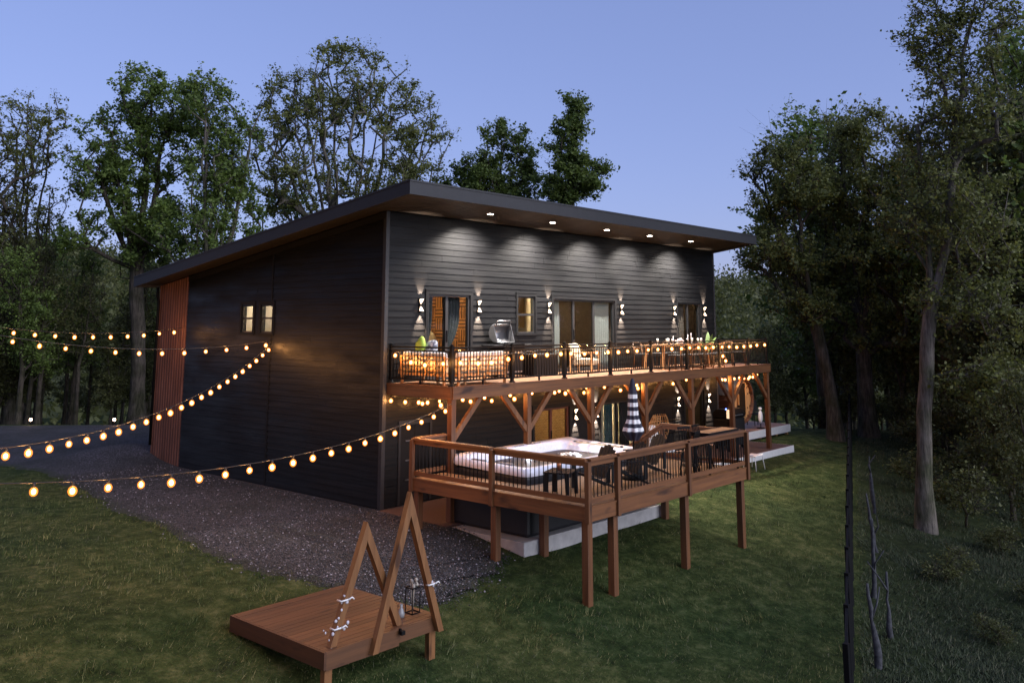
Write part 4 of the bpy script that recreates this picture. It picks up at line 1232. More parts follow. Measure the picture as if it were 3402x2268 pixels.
for yy in (.0,):
    vs = []; fs = []
    for k in range(nn + 1):
        an = R(15 + 150 * k / nn)
        for r_ in (BR + .014, BR + .035):
            for y_ in (-.14, 2.34): vs.append((r_ * math.cos(an), y_, BZ + r_ * math.sin(an)))
    for k in range(nn):
        o_ = 4 * k; fs += [(o_, o_ + 1, o_ + 5, o_ + 4), (o_ + 2, o_ + 6, o_ + 7, o_ + 3), (o_, o_ + 4, o_ + 6, o_ + 2), (o_ + 1, o_ + 3, o_ + 7, o_ + 5)]
    a.add(vs, fs, True)
a.build("shingle_cover", M['roof'], bs, local=True)
for yy in (.3, 1.9):
    a = MB(); a.prism([(-.62, 0), (.62, 0), (.62, .32), (.4, .36), (.2, .26), (0, .235), (-.2, .26), (-.4, .36), (-.62, .32)], 'y', yy - .05, yy + .05); a.build("cradle", M['stave'], bs, local=True)
for kx, kz in ((.5, .45), (.52, -.3), (.56, .22)):
    a = MB(); a.ball((kx, -.002, BZ + kz), .035, 8, 1, .2, 1); a.build("knot", M['black'], bs, local=True)
tw = empty("towel_stand", (18.55, -.35, .30), label="white towel hung over a small black stand right of the sauna", cat="towel stand")
a = MB(); a.ball((0, 0, .42), .13, 10, 1, .6, 1.9); a.ball((0, 0, .72), .08, 10, 1, .8, .8); a.build("towel", M['white'], tw, local=True)
a = MB(); a.tube((0, 0, 0), (0, 0, .75), .015, n=6); a.lathe([(.16, 0), (.16, .02), (.02, .03)], n=12); a.build("stand", M['black'], tw, local=True)
fc = empty("patio_chair", (19.3, .2, .30), R(-30), "dark folding chair on the platform beyond the sauna", "chair")
a = MB(); a.box(-.25, .25, -.25, .25, .42, .46); a.build("seat", M['blackm'], fc, local=True)
a = MB(); a.hexa([(-.25, .25, .5), (.25, .25, .5), (.25, .28, .5), (-.25, .28, .5), (-.25, .34, .92), (.25, .34, .92), (.25, .37, .92), (-.25, .37, .92)]); a.build("backrest", M['blackm'], fc, local=True)
for sx in (-1, 1):
    for sy in (-1, 1):
        a = MB(); a.tube((sx * .24, sy * .26, 0), (sx * .22, sy * .2, .43), .014, n=6); a.build("leg", M['blackm'], fc, local=True)
ws = empty("step_stool", (12.6, -3.0, G(12.6, -3.0)), label="small white folding stool on the lawn beside the spa deck", cat="stool")
a = MB(); a.box(-.28, .28, -.2, .2, .36, .40); a.build("seat", M['whiteboard'], ws, local=True)
for sx in (-1, 1):
    for sy in (-1, 1):
        a = MB(); a.tube((sx * .3, sy * .22, -.05), (sx * .24, sy * .17, .36), .012, n=6); a.build("leg", M['whiteboard'], ws, local=True)

# ------------------------------------------------------------------ furniture on the balcony
def sofa(loc, rz, L, label):
    s_ = empty("rope_sofa", loc, rz, label, "sofa", "rope back sofas in the balcony corner")
    a = MB(); a.box(-L / 2, L / 2, -.36, .36, .20, .26); a.build("seat_frame", M['slat'], s_, local=True)
    for sx in (-1, 1):
        for sy in (-1, 1):
            a = MB(); a.bar((sx * (L / 2 - .05), sy * .33, 0), (sx * (L / 2 - .03), sy * .36, .62), .05); a.build("leg", M['slat'], s_, local=True)
    a = MB()
    for zz in (.34, .44, .54, .635): a.bar((-L / 2, -.37, zz), (L / 2, -.37, zz), .035, .028)
    n_ = int(L / .28)
    for k in range(n_ + 1):
        x = -L / 2 + L * k / n_; a.bar((x - .03, -.375, .22), (x + .03, -.375, .63), .022)
    for sx in (-1, 1):
        for zz in (.44, .60): a.bar((sx * L / 2, -.37, zz), (sx * L / 2, .34, zz), .03)
    a.build("rope_back", M['rattan'], s_, local=True)
    n_ = 2 if L > 1.4 else 1
    for k in range(n_):
        x0 = -L / 2 + .04 + (L - .08) / n_ * k; x1 = x0 + (L - .08) / n_ - .01
        a = MB(); a.box(x0, x1, -.32, .35, .265, .41); a.build("seat_cushion", M['cream'], s_, local=True, bevel=.04)
        a = MB(); a.hexa([(x0, -.335, .40), (x1, -.335, .40), (x1, -.17, .40), (x0, -.17, .40), (x0, -.355, .735), (x1, -.355, .735), (x1, -.22, .74), (x0, -.22, .74)]); a.build("back_cushion", M['white'], s_, local=True, bevel=.05)
    return s_
sofa((1.32, -1.62, ZD), 0, 1.65, "rope back sofa with white cushions along the front railing")
sofa((.62, -1.05, ZD), R(-90), 1.5, "rope back sofa with white cushions along the side railing")
def pillow(loc, rot, size, mat, label):
    a = MB(); a.ball((0, 0, 0), 1, 18, 1, .30, 1)
    for i, v_ in enumerate(a.v):
        x_, y_, z_2 = v_
        k_ = (abs(x_) ** .55 * (1 if x_ > 0 else -1), y_, abs(z_2) ** .55 * (1 if z_2 > 0 else -1))
        a.v[i] = (k_[0] * size * .8, k_[1] * size, k_[2] * size * .8)
    o = a.build("throw_pillow", mat, None)
    o.location = loc; o.rotation_euler = rot
    tag(o, label, "pillow", "throw pillows on the rope sofas")
mt, t, b = new_mat("white leaf print cotton")
n1 = noise(t, 11, 2, .5); lnk(t, ramp(t, n1.outputs[0], [(.46, (.72, .72, .70)), (.52, (.20, .22, .26))]), b.inputs["Base Color"]); b.inputs["Roughness"].default_value = .9
pillow((.50, -.72, ZD + .86), (R(14), R(38), R(80)), .25, M['lime'], "lime green pillow leaning at the house end of the side sofa")
pillow((.55, -1.05, ZD + .80), (R(10), R(8), R(85)), .25, mt, "white leaf print pillow next to the lime green pillow")

# gas grill
gg = empty("gas_grill", (3.85, -.45, ZD), label="gas grill with its stainless lid open against the upper wall", cat="grill")
a = MB(); a.box(-.36, .36, -.24, .2, .12, .66); a.build("cart", M['steel'], gg, local=True)
a = MB(); a.box(-.35, -.005, -.26, -.242, .16, .62); a.build("door", M['blackm'], gg, local=True); a = MB(); a.box(.005, .35, -.26, -.242, .16, .62); a.build("door", M['blackm'], gg, local=True)
a = MB(); a.prism([(-.28, .68), (.24, .68), (.26, .86), (-.30, .86)], 'x', -.38, .38); a.build("firebox", M['black'], gg, local=True)
for sx in (-1, 1):
    a = MB(); a.box(sx * .385, sx * .78, -.24, .2, .80, .84); a.build("side_shelf", M['blackm'], gg, local=True, bevel=.01)
# lid swung open: curved shell, opening to the front
prof2 = [(.02, .90), (.18, .92), (.30, 1.02), (.33, 1.16), (.28, 1.29), (.16, 1.36)]
vs = []; fs = []
for (y_, z_2) in prof2:
    for x_ in (-.34, .34): vs.append((x_, y_, z_2))
for i in range(len(prof2) - 1): fs.append((2 * i, 2 * i + 1, 2 * i + 3, 2 * i + 2))
a = MB(); a.add(vs, fs, True)
for x_ in (-.34, .34):
    a.add([(x_, y_, z_2) for y_, z_2 in prof2], [tuple(range(len(prof2)))])
ld = a.build("lid", plain("dull grill lid", (.17, .17, .175), .4, .6), gg, local=True, fix=False); md_ = ld.modifiers.new("thickness", 'SOLIDIFY'); md_.thickness = .015
a = MB(); a.sweep([(-.26, .14, 1.36), (-.26, .10, 1.44), (-.22, .08, 1.46), (.22, .08, 1.46), (.26, .10, 1.44), (.26, .14, 1.36)], .016, 8); a.build("lid_handle", M['steel'], ld, local=True)
for sx in (-1, 1):
    a = MB(); a.lathe([(.09, -.02), (.09, .02)], (sx * .33, .1, .09), 16, 'x'); a.build("wheel", M['black'], gg, local=True)
bx = empty("deck_box", (5.2, -.45, ZD), label="dark storage box against the upper wall below the kitchen window", cat="storage box")
a = MB(); a.box(-.48, .48, -.28, .28, 0, .52); a.build("body", M['blackm'], bx, local=True, bevel=.015)
a = MB(); a.box(-.50, .50, -.30, .30, .522, .57); a.build("lid", M['frame'], bx, local=True, bevel=.015)
wc = empty("lounge_chair", (6.9, -.75, ZD), R(200), "pale cushioned armchair on the balcony beside the wide upper door", "chair")
a = MB(); a.box(-.32, .32, -.30, .32, .22, .40); a.build("seat_cushion", M['cream'], wc, local=True, bevel=.05)
a = MB(); a.hexa([(-.32, -.32, .40), (.32, -.32, .40), (.32, -.18, .40), (-.32, -.18, .40), (-.32, -.42, .82), (.32, -.42, .82), (.32, -.30, .82), (-.32, -.30, .82)]); a.build("back_cushion", M['cream'], wc, local=True, bevel=.04)
for sx in (-1, 1):
    a = MB(); a.box(sx * .37 - .03, sx * .37 + .03, -.36, .34, .54, .58); a.build("armrest", M['slat'], wc, local=True)
    for yy in (-.32, .30):
        a = MB(); a.box(sx * .37 - .025, sx * .37 + .025, yy - .025, yy + .025, 0, .54); a.build("leg", M['slat'], wc, local=True)

# dining table, chairs, glasses, candles
dt = empty("dining_table", (11.3, -1.15, ZD), label="long wooden dining table laid with glasses at the right end of the balcony", cat="table")
a = MB()
for i in range(7): a.box(-1.5, 1.5, -.42 + .122 * i, -.42 + .122 * i + .116, .70, .735)
a.build("tabletop", M['slat'], dt, local=True)
for sx in (-1, 1):
    for sy in (-1, 1):
        a = MB(); a.bar((sx * 1.38, sy * .33, 0), (sx * 1.34, sy * .30, .70), .07); a.build("leg", M['slat'], dt, local=True)
def dchair(loc, rz, label):
    c = empty("dining_chair", loc, rz, label, "chair", "wooden dining chairs around the balcony table")
    a = MB(); a.box(-.22, .22, -.21, .22, .42, .455); a.build("seat", M['darkcur'], c, local=True, bevel=.012)
    for sx in (-1, 1):
        a = MB(); a.bar((sx * .21, .20, 0), (sx * .19, .18, .42), .032); a.build("front_leg", M['chairwood'], c, local=True)
        a = MB(); a.sweep([(sx * .22, -.25, 0), (sx * .19, -.20, .43), (sx * .20, -.28, .80)], .017, 6); a.build("rear_leg", M['chairwood'], c, local=True)
    a = MB(); a.sweep([(-.21, -.27, .76), (-.12, -.31, .78), (.12, -.31, .78), (.21, -.27, .76)], .024, 6); a.bar((-.19, -.245, .62), (.19, -.245, .62), .02, .05); a.build("backrest", M['chairwood'], c, local=True)
    return c
c0 = dchair((10.15, -1.85, ZD), R(0), "wooden dining chair at the railing side, farthest left")
for x, lb in ((10.9, "wooden dining chair at the railing side, second from the left"), (11.65, "wooden dining chair at the railing side, third from the left"), (12.4, "wooden dining chair at the railing side, farthest right")):
    copy_tree(c0, None, (x, -1.85, ZD), R(rnd.uniform(-8, 8)), lb)
for x, lb in ((10.4, "wooden dining chair on the wall side of the table, leftmost"), (11.3, "wooden dining chair on the wall side of the table, middle"), (12.2, "wooden dining chair on the wall side of the table, rightmost")):
    copy_tree(c0, None, (x, -.45, ZD), R(180 + rnd.uniform(-8, 8)), lb)
copy_tree(c0, None, (13.6, -1.5, ZD), R(70), "wooden chair standing right of the dining table near the plant")
copy_tree(c0, None, (14.55, -1.6, ZD), R(20), "wooden chair near the right end of the balcony railing")
a = MB(); a.lathe([(.028, 0), (.028, .003), (.004, .008), (.004, .075), (.030, .10), (.036, .15), (.031, .19), (.029, .19), (.034, .15), (.028, .102), (.002, .08)], n=12)
gl = a.build("wine_glass", plain("wet glass", (.75, .72, .66), .06, var=.02, bmp=0)); gl.location = (10.3, -1.38, ZD + .736)
tag(gl, "stemmed glass at the left end of the dining table", "glass", "glasses on the dining table")
for x, y, lb in ((10.45, -.95, None), (10.62, -1.40, None), (10.95, -1.42, None), (11.10, -.92, None), (11.5, -1.40, None), (11.85, -.95, None), (12.15, -1.42, None), (12.42, -1.38, None), (12.52, -.98, None)):
    c = gl.copy(); COL.objects.link(c); c.location = (x, y, ZD + .736); c["label"] = "stemmed glass standing among the place settings of the dining table"
for i, (x, h, lb) in enumerate(((10.88, .15, "shortest white taper candle on the dining table"), (11.14, .22, "white taper candle, second from the left"), (12.05, .27, "white taper candle, third from the left"), (12.26, .31, "tallest white taper candle on the dining table"))):
    cd = empty("candle", (x, -1.1, ZD + .736), label=lb, cat="candle", group="taper candles on the dining table")
    a = MB(); a.lathe([(.05, 0), (.05, .012), (.018, .02), (.018, .04), (.001, .04)], n=12); a.build("holder", M['black'], cd, local=True)
    a = MB(); a.lathe([(.013, .041), (.010, .041 + h), (.001, .045 + h)], n=10); a.build("taper", M['white'], cd, local=True)
fl = empty("flower_bowl", (11.5, -1.12, ZD + .736), label="low bowl of pale pink flowers in the middle of the dining table", cat="flowers")
a = MB(); a.lathe([(.05, 0), (.13, .06), (.12, .06), (.04, .01)], n=14); a.build("bowl", M['white'], fl, local=True)
a = MB(); rr = random.Random(9)
for i in range(26): a.ball((rr.gauss(0, .09), rr.gauss(0, .07), .09 + .05 * rr.random()), rr.uniform(.02, .04), 6)
a.build("blossom", plain("pale pink petals", (.62, .42, .38), .8), fl, local=True)["kind"] = "stuff"
pp = empty("potted_plant", (13.95, -.75, ZD), label="potted plant with broad upright leaves at the right end of the balcony", cat="plant")
a = MB(); a.lathe([(.16, 0), (.21, .38), (.19, .38), (.15, .03)], n=18); a.build("pot", M['black'], pp, local=True)
a = MB()
for k, (az, tl, L_) in enumerate(((20, 12, 1.0), (70, 35, .85), (140, 25, .8), (200, 40, .75), (260, 15, .95), (310, 45, .8), (340, 28, .9), (110, 50, .7))):
    az = R(az); tl = R(tl); d = Vector((math.sin(tl) * math.cos(az), math.sin(tl) * math.sin(az), math.cos(tl))); s_ = Vector((-math.sin(az), math.cos(az), 0))
    vs = []; fs = []
    for i in range(9):
        u_ = i / 8; c = Vector((0, 0, .36)) + d * (L_ * u_) + Vector((0, 0, -.22 * u_ ** 2.5)); wd = .085 * math.sin(math.pi * min(1, .12 + u_ * .88)) ** .8 * (1 if u_ > .25 else .3)
        vs += [c - s_ * wd, c + s_ * wd + Vector((0, 0, .01))]
        if i: fs.append((2 * i - 2, 2 * i - 1, 2 * i + 1, 2 * i))
    a.add(vs, fs, True)
a.build("leaf", plain("broad leaves", (.10, .16, .04), .5), pp, local=True, fix=False)

# ------------------------------------------------------------------ foreground platform with two A frames
PX0, PX1, PY0, PY1, PZ = -6.27, -4.28, -6.34, -4.15, 0.0
st = empty("photo_platform", (PX0, PY0, PZ), label="low reddish wooden platform with two timber triangle frames on the lawn", cat="platform")
a = MB(); y = PY0
while y < PY1 - .02:
    a.box(PX0 + .0, PX1, y + .003, min(y + .118, PY1) - .002, PZ - .03, PZ + rnd.uniform(-.002, .002)); y += .121
a.build("deck_floor", M['stage_x'], st)
a = MB(); a.box(PX0, -5.02, PY0 - .038, PY0, PZ - .235, PZ - .003); a.box(-5.018, PX1, PY0 - .038, PY0, PZ - .20, PZ - .006); a.build("front_board", M['stage_x'], st)
a = MB(); a.box(PX0, PX1, PY1, PY1 + .038, PZ - .2, PZ - .003); a.build("rear_board", M['stage_x'], st)
M['stage_y'] = wood("reddish boards y", (0.042, 0.015, 0.006), (0.085, 0.032, 0.012), 'y'); M['stage_z'] = wood("reddish boards z", (0.12, 0.048, 0.014), (0.22, 0.095, 0.030), 'z')
a = MB(); a.box(PX0 - .038, PX0, PY0 - .038, PY1 + .038, PZ - .22, PZ - .003); a.build("side_board", M['stage_y'], st); a = MB(); a.box(PX1, PX1 + .038, PY0 - .038, PY1 + .038, PZ - .2, PZ - .003); a.build("side_board", M['stage_y'], st)
for gx, gy in ((PX0 + .07, PY0 + .05), (PX1 - .06, PY0 + .05), (PX1 - .06, PY1 - .06), (PX0 + .07, PY1 - .06)):
    a = MB(); a.box(gx - .06, gx + .06, gy - .045, gy + .045, G(gx, gy) - .3, PZ - .031 if gy > -5 else PZ - .2); a.build("leg", M['stage_z'], st)
def aframe(ap, l, r_, y, w_):
    a = MB(); A = Vector((ap[0], y, ap[1])); Lp = Vector((l[0], y, l[1])); Rp = Vector((r_[0], y, r_[1]))
    # mitred at the apex, so the two legs share one upright joint
    def leg(B, sg):
        d = (A - B).normalized(); nrm = Vector((-d.z, 0, d.x)) * sg
        half = w_ / 2 / abs(d.z)
        P = []
        for yy in (y - .045, y + .045):
            P += [(B.x - half, yy, B.z), (B.x + half, yy, B.z)]
        a = MB()
        t0 = half
        # outer edge runs to the apex, inner edge to a lower point on the joint
        out = (A.x, A.z + 0.0); drop = w_ / abs(d.x) if abs(d.x) > .05 else w_
        inn = (A.x, A.z - drop)
        if sg < 0: poly = [(B.x - half, B.z), (B.x + half, B.z), inn, out]
        else: poly = [(B.x + half, B.z), (B.x - half, B.z), inn, out]
        a.prism(poly, 'y', y - .045, y + .045)
        return a.build("frame_leg", M['stage_z'], st)
    leg(Lp, -1); leg(Rp, 1)
aframe((-5.58, 1.50), (-6.11, .002), (-4.95, .002), -6.262, .095)
aframe((-4.92, 1.83), (-5.52, -.20), (-4.29, -.20), -6.425, .095)
mt, t, b = new_mat("grey silk petals"); b.inputs["Base Color"].default_value = (.50, .47, .50, 1); b.inputs["Roughness"].default_value = .8
def garland(loc, seed, label, n_, spread):
    o = empty("flower_garland", loc, label=label, cat="garland", group="grey flower ties on the timber triangle frames")
    rr = random.Random(seed); a = MB()
    for i in range(n_):
        c = (rr.gauss(0, spread[0]), -.02 + rr.gauss(0, .02), rr.gauss(0, spread[1]))
        a.ball(c, rr.uniform(.012, .028), 7, rr.uniform(.5, 1.1), .6, rr.uniform(.7, 1.3))
    a.build("blossom", mt, o, local=True)["kind"] = "stuff"
    a = MB(); a.sweep([(-.06, .05, .0), (-.075, -.06, .005), (.06, -.065, .01), (.085, .05, .0)], .012, 6); a.sweep([(.03, -.07, .01), (.09, -.08, .03), (.12, -.08, .0)], .01, 6); a.build("ribbon", M['white'], o, local=True)
garland((-5.94, -6.27, .55), 1, "grey flower tie on the left frame's leg, upper one", 7, (.05, .07))
garland((-6.05, -6.28, .22), 2, "grey flower tie at the foot of the left frame's leg", 12, (.07, .10))
garland((-4.50, -6.44, .49), 3, "white ribbon and flowers tied to the tall frame's right leg", 7, (.05, .05))
ln = empty("lantern", (-4.45, -6.02, PZ), label="open black wire lantern holding dried flowers on the platform corner", cat="lantern")
a = MB()
for sx in (-.075, .075):
    for sy in (-.075, .075): a.box(sx - .005, sx + .005, sy - .005, sy + .005, 0, .36)
for zz in (.0, .35):
    a.box(-.08, .08, -.08, -.07, zz, zz + .015); a.box(-.08, .08, .07, .08, zz, zz + .015); a.box(-.08, -.07, -.07, .07, zz, zz + .015); a.box(.07, .08, -.07, .07, zz, zz + .015)
a.build("frame", M['black'], ln, local=True)
a = MB(); rr = random.Random(4)
for i in range(9): a.ball((rr.gauss(0, .03), rr.gauss(0, .03), .42 + rr.gauss(0, .04)), rr.uniform(.012, .03), 6)
for i in range(5): a.tube((0, 0, .02), (rr.gauss(0, .03), rr.gauss(0, .03), .42), .004, n=4)
a.build("dried_flower", plain("dried petals", (.40, .36, .30), .9), ln, local=True)["kind"] = "stuff"
vz = empty("glass_vase", (-4.70, -6.05, PZ), label="small clear glass vase standing on the platform edge", cat="vase")
a = MB(); a.lathe([(.045, 0), (.055, .05), (.03, .11), (.018, .14), (.026, .18), (.023, .18), (.015, .14), (.026, .11), (.05, .05), (.04, .01)], n=14); a.build("body", plain("vase glass", (.25, .25, .25), .05, var=.02, bmp=0), vz, local=True)
fd = empty("flood_light", (-5.02, -6.40, -.05), label="small black flood light on the platform's front board", cat="flood light")
a = MB(); a.box(-.035, .035, -.07, -.015, -.03, .03); a.build("housing", M['black'], fd, local=True, bevel=.008)
a = MB(); a.box(-.012, .012, -.014, .02, -.02, .045); a.build("bracket", M['black'], fd, local=True)

# ------------------------------------------------------------------ string lights
BULB = bpy.data.lights.new("bulb_lamp", 'POINT'); BULB.energy = 8.5; BULB.color = (1.0, .46, .14); BULB.shadow_soft_size = .03
def bulb(parent, p, s=1.0):
    """hanging bulb; p is the point on the cord"""
    x, y, z = p
    a = MB(); a.ball((x, y, z - .105 * s), .050 * s, 12, 1, 1, 1.12); g_ = a.build("bulb", M['bulb_glass'], parent)
    lo = bpy.data.objects.new("bulb_lamp", BULB); COL.objects.link(lo); lo.parent = g_; lo.location = Vector((x, y, z - .105 * s)) - origin_of(g_)
    a = MB(); a.ball((x, y, z - .105 * s), .029 * s, 8, 1, 1, 1.2); a.build("filament", M['bulb'], g_)
    a = MB(); a.lathe([(.010, -.0), (.016, -.012), (.016, -.058), (.008, -.062)], (x, y, z), 7); a.build("socket", M['socket'], g_)
def catenary(P0, E, sag, n=60):
    P0 = np.array(P0, float); E = np.array(E, float); t_ = np.linspace(0, 1, n)
    c = P0 + (E - P0) * t_[:, None]; c[:, 2] -= 4 * sag * t_ * (1 - t_)
    return c
def string(label, P0, E, sag, sp, off, count, s=1.0, extra=None):
    c = catenary(P0, E, sag)
    L = np.r_[0, np.cumsum(np.linalg.norm(np.diff(c, axis=0), axis=1))]
    o = empty("string_light", tuple(P0), label=label, cat="string lights", group="strings of warm bulbs")
    a = MB(); a.sweep([tuple(p) for p in c], .007, 5); a.build("cord", M['cord'], o)
    for i in range(count):
        q = [float(np.interp(off + sp * i, L, c[:, k])) for k in range(3)]
        bulb(o, q, s * rnd.uniform(.9, 1.08))
    return o
string("string of warm bulbs sagging from the side wall to the far left foreground", (-.05, 4.52, 3.72), (-11.3, -5.22, 2.87), .689, .546, .379, 25)
string("lowest string of warm bulbs sagging from the balcony corner across the gravel", (.10, -2.2, 2.50), (-11.62, -6.06, 2.76), .50, .528, .309, 23)
string("upper string of warm bulbs running from the rusted panel into the trees", (-.05, 9.18, 4.12), (-8.42, 6.06, 4.507), .324, .608, .496, 10)
string("string of warm bulbs running level from the side wall toward the left trees", (-.05, 4.56, 3.78), (-10.6, 5.33, 5.1), .682, .562, .182, 12)
def string_pts(label, pts, ends, dz=.105):
    """bulbs at given places, the cord sagging a little between them"""
    o = empty("string_light", tuple(pts[0]), label=label, cat="string lights", group="strings of warm bulbs")
    path = [ends[0]]
    q = [(x, y, z + dz) for x, y, z in pts]
    for i, p in enumerate(q):
        path.append(p)
        if i + 1 < len(q): n_ = q[i + 1]; path.append(((p[0] + n_[0]) / 2, (p[1] + n_[1]) / 2, (p[2] + n_[2]) / 2 + .018))
    path.append(ends[1])
    a = MB(); a.sweep(path, .006, 5); a.build("cord", M['cord'], o)
    for p in q: bulb(o, p, rnd.uniform(.9, 1.08))
YS = -2.25
pts = [(.06, -.34, 3.49), (.06, -.89, 3.35), (.06, -1.36, 3.30), (.06, -1.95, 3.34)] + [(x, YS, z) for x, z in zip(
    (.30, .87, 1.32, 1.89, 2.38, 2.87, 3.33, 3.88, 4.30, 4.87, 5.40, 5.92, 6.40, 6.85, 7.31, 7.89, 8.40, 9.16, 9.71, 10.19, 10.71, 11.17, 11.64, 12.21, 12.68, 13.20, 13.70, 14.19, 14.65, 15.24),
    (3.36, 3.34, 3.34, 3.41, 3.43, 3.46, 3.47, 3.48, 3.47, 3.45, 3.46, 3.47, 3.47, 3.47, 3.48, 3.49, 3.49, 3.50, 3.49, 3.50, 3.50, 3.49, 3.50, 3.49, 3.49, 3.48, 3.48, 3.49, 3.51, 3.52))]
string_pts("string of warm bulbs strung along the outside of the balcony railing", pts, ((.08, -.05, 3.66), (15.6, -2.24, 3.66)))
string_pts("short dangling end of bulbs hanging below the balcony railing string", [(12.22, YS - .01, 3.21), (12.40, YS - .01, 3.06)], ((12.21, YS - .01, 3.52), (12.42, YS - .01, 3.16)))
string_pts("string of warm bulbs under the left side edge of the balcony", [(.15, -.12, 2.44), (.15, -.62, 2.43), (.15, -1.2, 2.43), (.16, -1.36, 2.46), (.15, -1.80, 2.44)], ((.15, -.05, 2.56), (.15, -2.0, 2.56)))
string_pts("string of warm bulbs under the front beam of the balcony", [(x, -1.96, z) for x, z in ((.93, 2.47), (1.64, 2.44), (2.44, 2.45), (3.98, 2.50), (4.42, 2.47), (5.21, 2.43), (6.89, 2.41), (7.70, 2.50), (7.76, 2.42), (9.65, 2.46), (11.51, 2.42), (12.67, 2.44), (12.88, 2.43), (13.5, 2.43), (14.6, 2.44))], ((.30, -1.96, 2.57), (15.3, -1.96, 2.57)))
string_pts("string of warm bulbs hung back under the balcony near the house wall", [(x, -.26, z) for x, z in ((.9, 2.36), (1.6, 2.34), (2.4, 2.34), (3.2, 2.34), (4.2, 2.35), (5.1, 2.34), (6.3, 2.34), (7.6, 2.36), (8.5, 2.34), (9.6, 2.34), (10.7, 2.35), (11.7, 2.35), (12.6, 2.36), (13.3, 2.34))], ((.5, -.26, 2.57), (13.9, -.26, 2.57)))
string_pts("short string of warm bulbs hung in front of the barrel sauna", [(x, -.75, z) for x, z in ((16.2, 2.30), (16.55, 2.26), (16.9, 2.24), (17.25, 2.28), (17.6, 2.34))], ((15.9, -.75, 2.46), (17.9, -.75, 2.50)))
for x, y, lb in ((1.5, 24.6, "small glowing light on a stake at the far edge of the drive, left one"), (4.02, 22.31, "small glowing light on a stake at the far edge of the drive, right one")):
    o = empty("path_light", (x, y, G(x, y)), label=lb, cat="path light", group="path lights at the edge of the drive")
    a = MB(); a.tube((0, 0, -.05), (0, 0, .12), .012, n=6); a.build("stake", M['black'], o, local=True)
    a = MB(); a.ball((0, 0, .19), .06, 8); a.build("bulb", emit("path bulb", (1.0, .62, .42), 40), o, local=True)

# ------------------------------------------------------------------ fence and old posts at the right
fe = empty("wire_fence", (-1.5, -11.35, 0), label="black wire fence running away along the right edge of the lawn", cat="fence")
FD = np.array([.9357, .353])
f0 = np.array([.36, -10.63]) - FD * 2.2
prev = None
for i in range(20):
    p_ = f0 + FD * 1.5 * i; z0 = G(*p_)
    a = MB(); a.box(p_[0] - .036, p_[0] + .036, p_[1] - .036, p_[1] + .036, z0 - .3, z0 + 1.46); a.build("fence_post", M['black'], fe)
    if prev is not None:
        a = MB()
        for h in (.12, .36, .60, .84, 1.08, 1.4): a.bar((prev[0], prev[1], prev[2] + h), (p_[0], p_[1], z0 + h), .04 if h > 1.3 else .008)
        for k in range(1, 15):
            u_ = k / 15; a.box(*(lambda c: (c[0] - .004, c[0] + .004, c[1] - .004, c[1] + .004, c[2] + .1, c[2] + 1.4))((prev[0] + (p_[0] - prev[0]) * u_, prev[1] + (p_[1] - prev[1]) * u_, prev[2] + (z0 - prev[2]) * u_)))
        a.build("wire_panel", M['black'], fe)
    prev = (p_[0], p_[1], z0)
FN = np.array([.353, -.9357])
def gnarl(loc, h, r0, seed, label, lean=(0, 0)):
    o = empty("old_post", loc, label=label, cat="post", group="weathered wooden posts beside the fence")
    rr = random.Random(seed); pts = []; rad = []
    for i in range(9):
        u_ = i / 8; pts.append((lean[0] * u_ + rr.gauss(0, .014), lean[1] * u_ + rr.gauss(0, .014), -.2 + (h + .2) * u_)); rad.append(r0 * (1.3 - .95 * u_) * rr.uniform(.6, 1.3))
    a = MB(); a.sweep(pts, rad, 9); a.build("trunk", M['weather'], o, local=True)
    q = pts[rr.randint(3, 6)]
    a = MB(); a.sweep([q, (q[0] + rr.uniform(-.2, .2), q[1] + rr.uniform(-.2, .2), q[2] + .22), (q[0] + rr.uniform(-.3, .3), q[1] + rr.uniform(-.3, .3), q[2] + .5)], [r0 * .45, r0 * .3, .01], 6); a.build("branch_stub", M['weather'], o, local=True)
for i, (d_, s_, h, r0, lb) in enumerate(((1.2, .45, 1.25, .050, "weathered grey post nearest the bottom edge beside the fence"), (2.6, .62, 1.1, .045, "short weathered grey post behind the nearest old post"), (4.6, .42, 1.5, .048, "tall weathered grey post, third along the fence"), (7.6, .55, 1.3, .05, "weathered grey post, fourth along the fence"), (11.5, .6, 1.5, .06, "weathered grey post standing far along the fence"))):
    p_ = np.array([.36, -10.63]) + FD * d_ + FN * s_
    gnarl((p_[0], p_[1], G(*p_)), h, r0, 40 + i, lb, (rnd.uniform(-.15, .15), rnd.uniform(-.15, .15)))

